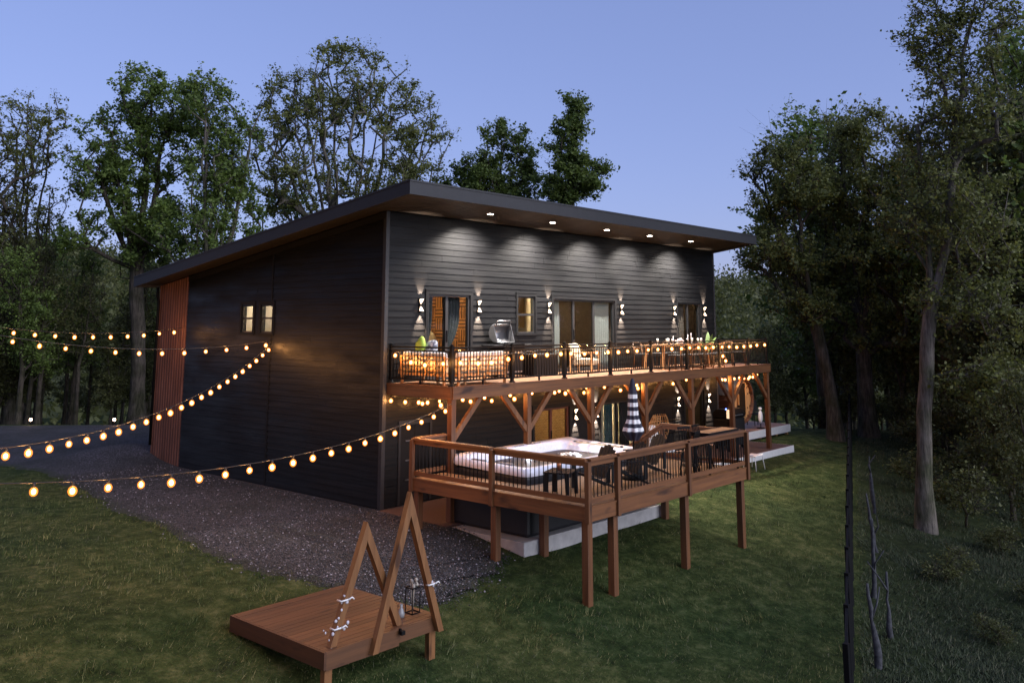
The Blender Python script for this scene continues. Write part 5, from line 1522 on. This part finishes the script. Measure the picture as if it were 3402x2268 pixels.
# ------------------------------------------------------------------ trees
def make_tree(name, label, base, ells, n=220, leaves=40, leaf=.2, sigma=.42, trunk_r=.3, fork=.4, mat='leaf_green', bark='bark', seed=1, group=None, cat="tree", stems=1, upw=.8, flare=1.0, extra=None, mid_leaf=.25, shell=2.2):
    rg = np.random.default_rng(seed)
    E_ = np.array(ells, float)
    vol = E_[:, 3] ** 2 * E_[:, 4]; pr = vol ** .8; pr /= pr.sum()
    idx = rg.choice(len(E_), n, p=pr)
    u_ = rg.normal(size=(n, 3)); u_ /= np.linalg.norm(u_, axis=1)[:, None]
    rad = rg.random(n) ** (1 / shell)
    T = E_[idx, :3] + u_ * rad[:, None] * np.stack([E_[idx, 3], E_[idx, 3], E_[idx, 4]], 1)
    T = T[T[:, 2] > .6]
    ctr = E_[:, :3].mean(0); top = E_[np.argmax(E_[:, 2] + E_[:, 4])]
    zlow = (E_[:, 2] - E_[:, 4]).min(); ztop = top[2] + top[4] * .6
    zf = max(1.0, zlow + (ctr[2] - zlow) * fork)
    nodes = []; par = []
    def add(p, q):
        nodes.append(np.array(p, float)); par.append(q); return len(nodes) - 1
    last = -1
    k_ = max(4, int(zf / .9)); wob = rg.normal(0, .06, (k_ + 1, 2))
    for i in range(k_ + 1):
        s = i / k_; last = add([ctr[0] * .35 * s ** 1.5 + wob[i, 0] * s, ctr[1] * .35 * s ** 1.5 + wob[i, 1] * s, zf * s], last)
    forkn = last
    tops = [np.array([top[0], top[1], ztop])]
    for s in range(stems - 1):
        e = E_[(s + 1) % len(E_)]; q_ = rg.normal(0, .35, 3) * (1 if s >= len(E_) - 1 else .3); tops.append(np.array([e[0] + q_[0] * e[3], e[1] + q_[1] * e[3], e[2] + e[4] * (.4 + q_[2])]))
    for tp in tops:
        last = forkn; p0 = nodes[forkn]; d = tp - p0; kk = max(4, int(np.linalg.norm(d) / .9))
        for i in range(1, kk + 1):
            s = i / kk; c = p0 + d * s; c[:2] = p0[:2] + d[:2] * s ** .75
            c[:2] += rg.normal(0, .12, 2) * s; last = add(c, last)
    axis_ = np.array([ctr[0] * .5, ctr[1] * .5, zf])
    order = np.argsort(np.linalg.norm(T - axis_, axis=1))
    isleaf = {}
    for o_ in order:
        p = T[o_]; Nn = np.array(nodes); d = p - Nn; L = np.linalg.norm(d, axis=1) + 1e-6
        ok = Nn[:, 2] > min(zf * .45, p[2])
        cost = L * (1 + upw * np.clip(.55 - d[:, 2] / L, 0, 2)) + np.where(ok, 0, 50)
        j = int(np.argmin(cost)); dl = d[j]; l = L[j]; kk = max(1, int(l / .75)); last = j
        bend = np.array([0, 0, -.14 * l]) if dl[2] / l > .2 else np.array([0, 0, .10 * l])
        for i in range(1, kk + 1):
            s = i / kk; c = Nn[j] + dl * s + bend * 4 * s * (1 - s) * .6 + (rg.normal(0, .05, 3) * l * .35 if i < kk else 0)
            last = add(c, last)
        isleaf[last] = 1
    Nn = np.array(nodes); N = len(Nn); par = np.array(par)
    cnt = np.zeros(N); ch = [[] for _ in range(N)]
    for i in range(N - 1, -1, -1):
        if not ch[i]: cnt[i] = max(cnt[i], 1)
        if par[i] >= 0: cnt[par[i]] += cnt[i]; ch[par[i]].append(i)
    rr_ = cnt ** (1 / 1.95); rr_ = rr_ / rr_[0] * trunk_r
    rr_ = np.maximum(rr_, .010)
    root = empty(name, base, label=label, cat=cat, group=group)
    a = MB()
    rr_ = rr_.copy()
    for i in range(N):
        if Nn[i, 2] < 1.6 and i <= k_: rr_[i] *= 1 + .75 * flare * (1 - Nn[i, 2] / 1.6) ** 2
    starts = [0]
    while starts:
        i = starts.pop(); chain = [Nn[i]] if par[i] < 0 else [Nn[par[i]], Nn[i]]
        rad_ = [rr_[i]] if par[i] < 0 else [min(rr_[par[i]], rr_[i] * 1.25), rr_[i]]
        while ch[i]:
            cs = sorted(ch[i], key=lambda q: -cnt[q]); i = cs[0]; starts += cs[1:]; chain.append(Nn[i]); rad_.append(rr_[i])
        if len(chain) > 1:
            if chain[0][2] < .01: chain[0] = chain[0] - np.array([0, 0, .6])
            a.sweep([tuple(c) for c in chain], [float(q) for q in rad_], 12 if rad_[0] > .15 else (6 if rad_[0] > .05 else 4), False)
    a.build("trunk", M[bark], root, local=True, fix=False)
    # crown: small leaves in clumps around the twig ends
    tips = np.array(list(isleaf.keys()))
    pts = [Nn[tips]]
    thin = np.where((rr_ < trunk_r * .16))[0]
    if len(thin): pts.append(Nn[rg.choice(thin, int(len(tips) * mid_leaf))])
    C_ = np.concatenate(pts)
    dens = rg.gamma(2.2, 1 / 2.2, len(C_))
    ks = np.maximum(4, (leaves * dens).astype(int))
    rep = np.repeat(np.arange(len(C_)), ks); m_ = len(rep)
    sg = sigma * (.65 + .7 * rg.random(len(C_)))
    # twigs fan out of every clump and the leaves sit along them
    NT = 7
    tw = rg.normal(size=(len(C_), NT, 3)); tw /= np.linalg.norm(tw, axis=2)[..., None]
    tw[..., 2] = tw[..., 2] * .7 + .25
    tw *= (sg[:, None] * (.6 + 1.0 * rg.random((len(C_), NT))))[..., None] * 1.25
    d_ = tw[rep, rg.integers(0, NT, m_)]
    P = C_[rep] + d_ * (rg.random(m_) ** .7)[:, None] + rg.normal(0, .055 + leaf * .25, (m_, 3))
    a0 = np.repeat(C_, NT, 0); a1 = a0 + tw.reshape(-1, 3); wv = np.stack([-tw.reshape(-1, 3)[:, 1], tw.reshape(-1, 3)[:, 0], np.full(len(a0), .3)], 1); wv /= np.linalg.norm(wv, axis=1)[:, None]; wv *= .009
    tV = np.stack([a0 - wv, a0 + wv, a1 + wv * .3, a1 - wv * .3], 1).reshape(-1, 3)
    A = rg.normal(size=(m_, 3)); A[:, 2] *= .6; A /= np.linalg.norm(A, axis=1)[:, None]
    B = rg.normal(size=(m_, 3)); B -= A * (A * B).sum(1)[:, None]; B /= np.linalg.norm(B, axis=1)[:, None]
    s_ = leaf * (.40 + 1.15 * rg.random(m_) ** 1.6)
    A *= s_[:, None] * .5; B *= s_[:, None] * .34
    V = np.stack([P - A, P + B * .9 - A * .1, P + A, P - B * .9 - A * .1], 1).reshape(-1, 3)
    F = np.arange(m_ * 4).reshape(-1, 4)
    me = np_mesh("crown", V, F, M[mat])
    co = bpy.data.objects.new("crown", me); COL.objects.link(co); co.parent = root
    to = bpy.data.objects.new("twigs", np_mesh("twigs", tV, np.arange(len(tV)).reshape(-1, 4), M[bark])); COL.objects.link(to); to.parent = root; to["kind"] = "stuff"
    return root
TREES = {
    'T1': ((3.66, 32.61, -0.60), [(-0.47, 0.16, 14.35, 2.39, 2.85), (-2.05, 0.69, 13.03, 2.67, 3.34), (0.76, -0.28, 10.29, 1.37, 2.51), (-0.63, 0.22, 8.86, 2.46, 2.46)]),
    'T2': ((7.20, 26.78, -0.60), [(-0.2, 0.1, 15.96, 2.35, 2.13), (-1.56, 0.73, 13.78, 1.86, 1.86), (0.8, -0.4, 14.68, 2.14, 2.7), (-0.87, 0.42, 11.38, 2.63, 1.97), (-2.46, 1.12, 12.15, 1.4, 1.4), (-0.21, 0.1, 9.22, 2.41, 1.75), (-3.07, 1.37, 9.08, 1.27, 1.06)]),
    'T2b': ((8.17, 22.88, -0.60), [(-0.34, 0.19, 14.82, 1.71, 2.14), (0.95, -0.55, 13.61, 1.29, 1.94), (0.33, -0.19, 11.62, 1.91, 1.91), (1.48, -0.87, 11.25, 0.96, 1.71), (-0.45, 0.25, 9.45, 2.1, 1.68), (2.0, -1.19, 9.11, 0.75, 0.96)]),
    'T3': ((14.76, 20.92, -0.60), [(-0.67, 0.51, 17.59, 3.5, 2.33), (-1.92, 1.4, 16.07, 2.31, 2.08), (1.51, -1.22, 17.12, 2.59, 2.24), (-2.86, 2.04, 13.89, 1.71, 2.28), (2.96, -2.48, 14.42, 2.23, 2.82), (-0.21, 0.16, 13.81, 4.39, 3.0), (3.81, -3.27, 15.4, 1.06, 1.18), (-1.79, 1.31, 11.64, 2.5, 1.36), (1.96, -1.59, 12.01, 3.25, 1.62)]),
    'T4': ((20.17, 14.58, -0.65), [(-0.65, 0.7, 13.38, 1.15, 1.73), (0.13, -0.14, 14.2, 1.04, 1.27), (0.92, -1.05, 13.5, 0.64, 1.84), (-1.31, 1.39, 12.2, 1.15, 1.26), (-0.02, 0.02, 11.98, 2.29, 1.38)]),
    'T5': ((20.86, 10.65, -0.66), [(0.15, -0.19, 15.37, 0.66, 1.33), (-0.07, 0.09, 13.68, 0.99, 1.54), (0.26, -0.34, 12.0, 1.42, 1.31), (1.04, -1.39, 12.58, 0.61, 0.35), (-0.21, 0.27, 11.45, 1.2, 0.87)]),
    'R1': ((11.39, -8.39, -0.85), [(0.28, -0.96, 12.94, 0.85, 1.58), (0.55, -2.04, 13.39, 1.08, 1.43), (0.38, -1.34, 10.78, 0.95, 1.31), (0.14, -0.45, 9.89, 0.6, 1.32), (0.62, -2.36, 10.78, 0.82, 1.52), (0.37, -1.27, 8.14, 1.41, 1.52), (0.04, -0.13, 7.97, 0.72, 1.08), (0.55, -2.01, 5.8, 1.14, 1.37), (0.27, -0.9, 5.59, 0.93, 0.7), (0.46, -1.65, 3.57, 1.13, 0.56)]),
    'R2': ((23.66, -2.56, -0.12), [(0.18, -0.5, 12.54, 1.4, 0.84), (-0.16, 0.43, 12.04, 0.94, 1.31), (-0.46, 1.18, 9.99, 1.69, 1.5), (0.38, -1.09, 9.86, 2.02, 2.02), (-0.13, 0.35, 7.16, 2.39, 1.84), (-0.8, 2.02, 6.09, 1.67, 1.49), (0.58, -1.71, 6.92, 1.44, 2.34), (0.22, -0.6, 4.08, 1.62, 1.08)]),
    'R3': ((21.35, -2.13, -0.08), [(-0.54, 1.28, 11.11, 1.36, 0.91), (-0.99, 2.25, 10.61, 0.73, 0.73), (-0.4, 0.95, 9.54, 1.35, 1.35), (-0.87, 1.99, 9.13, 0.81, 1.0), (-0.72, 1.68, 7.04, 1.7, 1.16), (-1.12, 2.52, 7.6, 0.81, 0.9), (-0.35, 0.83, 5.08, 1.41, 0.88)]),
    'R4': ((30.87, -5.72, -1.23), [(0.2, -0.88, 12.28, 2.2, 2.6), (-0.09, 0.38, 9.13, 2.21, 2.21), (0.33, -1.49, 9.05, 2.16, 2.55), (0.05, -0.22, 5.55, 2.56, 2.16), (0.49, -2.33, 13.56, 1.38, 1.98)]),
}
def T(k, name, label, **kw):
    b_, e = TREES[k]
    return make_tree(name, label, b_, e, **kw)
T('T1', "deciduous_tree", "sparse vase shaped olive tree at the left edge of the photo", n=360, leaves=38, leaf=.14, sigma=.36, trunk_r=.30, fork=-.75, mat='leaf_olive', seed=11, stems=11, upw=1.4, mid_leaf=.05, shell=3)
T('T2', "deciduous_tree", "broad dense green tree left of the house roof", n=360, leaves=84, leaf=.17, sigma=.42, trunk_r=.34, fork=.0, mat='leaf_green', seed=12, stems=7)
T('T2b', "deciduous_tree", "light green tree with pale forking limbs right behind the low roof end", n=280, leaves=70, leaf=.16, sigma=.40, trunk_r=.28, fork=-.5, mat='leaf_green', bark='barkp', seed=13, stems=8, upw=1.3)
T('T3', "deciduous_tree", "largest spreading tree with many bare fanned limbs behind the roof", n=520, leaves=72, leaf=.15, sigma=.40, trunk_r=.40, fork=-.75, mat='leaf_olive', bark='barkp', seed=14, stems=16, upw=1.4, mid_leaf=.04, shell=3.2)
T('T4', "deciduous_tree", "dense dark green tree just above the middle of the roof", n=220, leaves=90, leaf=.155, sigma=.34, trunk_r=.22, fork=.2, mat='leaf_dark', seed=15, stems=3)
T('T5', "columnar_tree", "narrow dark green columnar tree rising above the roof", n=190, leaves=95, leaf=.155, sigma=.32, trunk_r=.2, fork=.2, mat='leaf_dark', seed=16, stems=2)
T('R1', "deciduous_tree", "tall thick trunked tree standing in the foreground right of the fence", n=560, leaves=48, leaf=.105, sigma=.33, trunk_r=.185, fork=.42, mat='leaf_olive', bark='barkp', seed=21, stems=4, flare=1.0)
T('R2', "deciduous_tree", "big forked tree at the far end of the fence", n=480, leaves=80, leaf=.135, sigma=.40, trunk_r=.29, fork=.2, mat='leaf_olive', bark='bark', seed=22, stems=4)
T('R3', "deciduous_tree", "leaning dark tree reaching toward the house's right end", n=280, leaves=70, leaf=.13, sigma=.36, trunk_r=.24, fork=.1, mat='leaf_olive', bark='bark', seed=23, stems=4)
T('R4', "deciduous_tree", "massive leafy tree filling the right edge of the photo", n=360, leaves=60, leaf=.16, sigma=.55, trunk_r=.4, fork=.2, mat='leaf_olive', bark='bark', seed=24, stems=4)
for u_, D_, k_, s_ in ():
    pass

# woodland behind: a few kinds copied with their own size and turn
kinds = []
gl_ = "slim shadowy woodland tree standing in the woods beyond the drive"
gr_ = "shadowy leafy tree standing in the dark woods right of the lawn"
kinds.append(make_tree("woodland_tree", gl_, (0, 0, 0), [(0, 0, 9, 1.9, 2.6), (.6, -.4, 11.5, 1.4, 2.0), (-.7, .5, 7, 1.5, 1.4)], n=130, leaves=26, leaf=.17, sigma=.55, trunk_r=.16, fork=.2, mat='leaf_wood', seed=31, stems=2))
kinds.append(make_tree("woodland_tree", gl_, (0, 0, 0), [(0, 0, 4.5, 1.9, 1.9), (.8, -.4, 6.8, 1.5, 1.8), (-.8, .5, 3, 1.6, 1.2), (.3, .8, 8.5, 1.0, 1.4)], n=140, leaves=48, leaf=.18, sigma=.55, trunk_r=.13, fork=.1, mat='leaf_wood', seed=32, stems=3))
kinds.append(make_tree("woodland_tree", gl_, (0, 0, 0), [(0, 0, 7.5, 2.2, 3.2), (.6, .9, 11, 1.7, 2.0), (-.9, -.5, 5.0, 1.8, 1.4)], n=170, leaves=52, leaf=.18, sigma=.6, trunk_r=.2, fork=.1, mat='leaf_green', seed=33, stems=3))
def azpos(u, D):
    d = fw * 2030.87 + rt * (u - 1176); h = math.hypot(d.x, d.y)
    return CAM.x + d.x / h * D, CAM.y + d.y / h * D
rr = random.Random(77)
used = [0, 0, 0]
def wood_tree(u, D, k, sc_, label, group):
    x, y = azpos(u, D)
    o = kinds[k] if used[k] == 0 else copy_tree(kinds[k])
    used[k] += 1
    o.location = (x, y, G(x, y) - .1); o.rotation_euler = (0, 0, rr.uniform(0, 6.28)); s = sc_ * rr.uniform(.85, 1.15); o.scale = (s, s, s * rr.uniform(.9, 1.15))
    o["label"] = label; o["group"] = group
for u in range(-170, 470, 22):
    for D in (50, 57, 66):
        if rr.random() < .54: continue
        wood_tree(u + rr.uniform(-16, 16), D + rr.uniform(-2.5, 3), rr.choice((0, 0, 0, 0, 1, 2)), rr.uniform(.45, .80), gl_, "woodland trees beyond the drive")
for u in range(540, 1090, 90):
    wood_tree(u + rr.uniform(-30, 30), 56 + rr.uniform(-4, 6), rr.choice((1, 2)), rr.uniform(.75, .95), gl_, "woodland trees beyond the drive")
for u in range(1690, 2560, 36):
    for D in (43, 52, 64):
        if rr.random() < .18: continue
        if u < 1860 and D < 60: continue
        dd = D - (0 if u < 2150 else 6)
        wood_tree(u + rr.uniform(-18, 18), dd + rr.uniform(-3, 3), rr.choice((1, 1, 2, 0)), rr.uniform(.8, 1.2) * (.62 if u < 1840 else 1.0), gr_, "woodland trees right of the lawn")
for u, D, s in ((2330, 24, .45), (2265, 30, .45), (2390, 31, .6), (2200, 36, .55)):
    wood_tree(u, D, 1, s, gr_, "woodland trees right of the lawn")

gb_ = "low dark brushy shrub in the shade right of the wire fence"
sh0 = make_tree("woodland_shrub", gb_, (0, 0, 0), [(0, 0, 1.1, .9, .6), (.6, .3, .9, .6, .5), (-.5, -.4, 1.3, .6, .6)], n=60, leaves=46, leaf=.09, sigma=.26, trunk_r=.04, fork=-.6, mat='leaf_wood', seed=51, stems=5, flare=.2, cat="shrub", group="brush in the wood right of the fence")
first = True
for u, D, sc_ in ((2060, 31, .8), (2160, 28, .9), (2230, 26, .5), (2300, 22, .4), (2340, 28, .6), (2190, 33, 1.2), (2080, 38, 1.1), (2030, 42, 1.0), (2130, 40, 1.3), (2270, 34, 1.3), (2350, 18, .3), (2210, 19, .3), (1990, 45, 1.0), (2330, 38, 1.5), (1880, 46, 1.1), (1840, 44, .9), (1920, 47, 1.2), (2110, 22, .5)):
    x, y = azpos(u, D); o = sh0 if first else copy_tree(sh0); first = False
    o.location = (x, y, G(x, y) - .15); o.rotation_euler = (0, 0, rr.uniform(0, 6.28)); o.scale = (sc_ * 1.2, sc_ * 1.2, sc_ * rr.uniform(.8, 1.1))
# trees added out of view so their shade darkens the side wall
gs_ = "added unseen tree left of the drive shading the side wall"
for x, y, k, s in ((-15.5, 12, 2, 1.25), (-15, 8, 0, 1.3), (-17.5, 5, 2, 1.3), (-17, 1, 1, 1.6), (-19, -3, 2, 1.2), (-14, 16, 1, 1.6), (-19, 9, 2, 1.4), (-21, 3, 0, 1.4), (-12, 21, 2, 1.2), (-22, -7, 1, 1.5)):
    o = copy_tree(kinds[k]); o.location = (x, y, G(x, y) - .1); o.rotation_euler = (0, 0, rr.uniform(0, 6.28)); o.scale = (s * 1.15, s * 1.15, s)
    o["label"] = gs_; o["group"] = "added unseen trees shading the side wall"

# distant wooded hills
def hills_z(X, Y):
    dx, dy = X - CAM.x, Y - CAM.y; D = np.hypot(dx, dy); az = np.arctan2(dx, dy)
    ridge = 15 + 5 * np.sin(3.1 * az + 1.0) + 2.5 * np.sin(7.3 * az) + 1.2 * np.sin(17 * az + 2)
    return -12 + (ridge + 12) * np.clip((D - 85) / 170, 0, 1) ** .8
az = np.linspace(R(-5), R(105), 260); Dr = np.linspace(80, 420, 40)
AZ, DD = np.meshgrid(az, Dr, indexing='ij'); X = CAM.x + np.sin(AZ) * DD; Y = CAM.y + np.cos(AZ) * DD
Z = hills_z(X, Y)
V = np.stack([X.ravel(), Y.ravel(), Z.ravel()], 1); i_ = np.arange(AZ.size).reshape(AZ.shape)
F = np.stack([i_[:-1, :-1].ravel(), i_[1:, :-1].ravel(), i_[1:, 1:].ravel(), i_[:-1, 1:].ravel()], 1)
tag(np_obj("hills", V, F, M['leaf_wood'], smooth=True), kind="structure")
rg = np.random.default_rng(5)
n = 5200
az_ = rg.uniform(R(-3), R(103), n); d_ = 90 + 230 * rg.random(n) ** .8
cx_ = CAM.x + np.sin(az_) * d_; cy_ = CAM.y + np.cos(az_) * d_; cz_ = hills_z(cx_, cy_)
cr = rg.uniform(1.6, 3.4, n); kk = 64
P = np.stack([cx_, cy_, cz_ + cr * .8], 1)[:, None] + rg.normal(size=(n, kk, 3)) * cr[:, None, None] * np.array([.55, .55, .7])
P = P.reshape(-1, 3); m_ = len(P)
A = rg.normal(size=(m_, 3)); A /= np.linalg.norm(A, axis=1)[:, None]; B = rg.normal(size=(m_, 3)); B -= A * (A * B).sum(1)[:, None]; B /= np.linalg.norm(B, axis=1)[:, None]
s_ = (.22 + .35 * rg.random(m_))[:, None]
V = np.stack([P - A * s_, P + B * s_ * .7, P + A * s_, P - B * s_ * .7], 1).reshape(-1, 3)
tag(np_obj("distant_woods", V, np.arange(m_ * 4).reshape(-1, 4), M['leaf_wood']), kind="stuff")

# ------------------------------------------------------------------ grass blades on the lawn, weeds under the trees
def inside_gravel(x, y):
    ok = np.zeros(len(x), bool)
    order = np.argsort(Lc[:, 1])
    lx = np.interp(y, Lc[order, 1], Lc[order, 0]); rx = np.interp(y, Rc[np.argsort(Rc[:, 1]), 1], Rc[np.argsort(Rc[:, 1]), 0])
    j_ = rg.random(len(x))
    return (x > lx + .03 + .5 * j_ ** 3) & (x < rx - np.where(y < -2.4, .8 * j_ ** 3, 0)) & (y > -4.8 + .5 * j_ ** 3) & (y < 33)
def scatter(n, D0, D1, u0, u1, pw):
    D = D0 + (D1 - D0) * rg.random(n) ** pw; u_ = rg.uniform(u0, u1, n)
    dx = fw.x * 2030.87 + rt.x * (u_ - 1176); dy = fw.y * 2030.87 + rt.y * (u_ - 1176); h = np.hypot(dx, dy)
    return CAM.x + dx / h * D, CAM.y + dy / h * D
def blades(x, y, hgt, wid, lean, mat, name):
    n = len(x); z = Gv(x, y) + hum(x, y) * np.clip((-y - 3) / 2 + np.clip(-x - 5, 0, 2), 0, 1) - .035
    th_ = rg.random(n) * 6.283; ln_ = np.abs(rg.normal(lean, .35, n)); h_ = hgt * (.5 + rg.random(n))
    flow = .9 * np.sin(.9 * x + .6 * np.sin(.7 * y)) + .8 * np.cos(.8 * y)
    th_ = np.where(rg.random(n) < .6, flow + rg.normal(0, .5, n), th_)
    tip = np.stack([x + np.cos(th_) * np.sin(ln_) * h_, y + np.sin(th_) * np.sin(ln_) * h_, z + np.maximum(.02, np.cos(ln_)) * h_], 1)
    p2 = rg.random(n) * 6.283; w_ = wid * (.6 + .8 * rg.random(n))
    b0 = np.stack([x - np.cos(p2) * w_, y - np.sin(p2) * w_, z], 1); b1 = np.stack([x + np.cos(p2) * w_, y + np.sin(p2) * w_, z], 1)
    V = np.stack([b0, b1, tip], 1).reshape(-1, 3)
    tag(np_obj(name, V, np.arange(n * 3).reshape(-1, 3), mat), kind="stuff")
mt, t, b = new_mat("mown grass blades")
g_ = t.nodes.new("ShaderNodeNewGeometry"); n1 = noise(t, .5, 3, .6)
c1 = ramp(t, g_.outputs["Random Per Island"], [(0, (0.014, 0.028, 0.007)), (.5, (0.045, 0.068, 0.020)), (.82, (0.112, 0.120, 0.050)), (1, (0.25, 0.24, 0.14))])
c2 = ramp(t, n1.outputs[0], [(.36, (.55, .70, .55)), (.64, (1.4, 1.22, 1.0))])
mx = t.nodes.new("ShaderNodeMix"); mx.data_type = 'RGBA'; mx.blend_type = 'MULTIPLY'; mx.inputs[0].default_value = 1
lnk(t, c1, mx.inputs[6]); lnk(t, c2, mx.inputs[7]); lnk(t, mx.outputs[2], b.inputs["Base Color"])
b.inputs["Roughness"].default_value = .8; b.inputs["Specular IOR Level"].default_value = .15
M['blade'] = mt
x, y = scatter(520000, 9.5, 36, -150, 1985, 1.05)
clump = np.sin(2.1 * x + 1.3 * np.sin(1.7 * y)) * np.sin(1.9 * y + 1.1 * np.sin(2.3 * x)) + .6 * np.sin(5.3 * x + 2 * np.sin(4.1 * y))
keep = (~inside_gravel(x, y)) & ~((x > -.2) & (x < 17) & (y > -2.4)) & ~((x > -.08) & (x < 5) & (y > -4.45)) & ~((x > 0) & (y > -.5)) & (rg.random(len(x)) < .55 + .4 * clump)
keep &= right_of_fence(x, y) < .3
blades(x[keep], y[keep], .05, .0036, .95, M['blade'], "grass")
mt, t, b = new_mat("dry straw")
g_ = t.nodes.new("ShaderNodeNewGeometry")
lnk(t, ramp(t, g_.outputs["Random Per Island"], [(0, (0.025, 0.030, 0.012)), (.7, (0.070, 0.070, 0.036)), (1, (0.20, 0.185, 0.115))]), b.inputs["Base Color"]); b.inputs["Roughness"].default_value = .9
x, y = scatter(120000, 9.5, 32, -150, 1985, 1.1)
clump = np.sin(1.7 * x + 1.9 * np.sin(1.1 * y)) * np.sin(2.3 * y + 1.6 * np.sin(1.4 * x)) + .5 * np.sin(6.1 * x + 2 * np.sin(5.1 * y))
keep = (~inside_gravel(x, y)) & ~((x > -.2) & (x < 17) & (y > -2.4)) & ~((x > -.08) & (x < 5) & (y > -4.45)) & ~((x > 0) & (y > -.5)) & (rg.random(len(x)) < .18 + .55 * np.maximum(clump, 0)) & (right_of_fence(x, y) < .3)
blades(x[keep], y[keep], .10, .0024, 1.3, mt, "straw")
nc = 900
tx, ty = scatter(nc, 10, 30, -100, 1950, 1.0)
x = np.repeat(tx, 34) + rg.normal(0, .07, nc * 34); y = np.repeat(ty, 34) + rg.normal(0, .07, nc * 34)
keep = (~inside_gravel(x, y)) & ~((x > -.2) & (x < 17) & (y > -2.4)) & ~((x > -.08) & (x < 5) & (y > -4.45)) & ~((x > 0) & (y > -.5)) & (right_of_fence(x, y) < .2) & ~((x > -6.4) & (x < -4.2) & (y > -6.5) & (y < -4.1))
blades(x[keep], y[keep], .10, .0042, .6, M['blade'], "grass_tufts")
mt, t, b = new_mat("woodland weeds")
g_ = t.nodes.new("ShaderNodeNewGeometry")
lnk(t, ramp(t, g_.outputs["Random Per Island"], [(0, (0.012, 0.020, 0.006)), (.6, (0.028, 0.042, 0.013)), (.93, (0.055, 0.058, 0.024)), (1, (0.14, 0.13, 0.08))]), b.inputs["Base Color"]); b.inputs["Roughness"].default_value = .85
x, y = scatter(230000, 12, 48, 1900, 2480, .9)
keep = (right_of_fence(x, y) > .15)
clump = np.sin(1.3 * x + 1.1 * np.sin(.9 * y)) * np.sin(1.1 * y + 1.4 * np.sin(1.2 * x))
keep &= rg.random(len(x)) < .5 + .5 * clump
blades(x[keep], y[keep], .10, .010, 1.0, mt, "undergrowth")
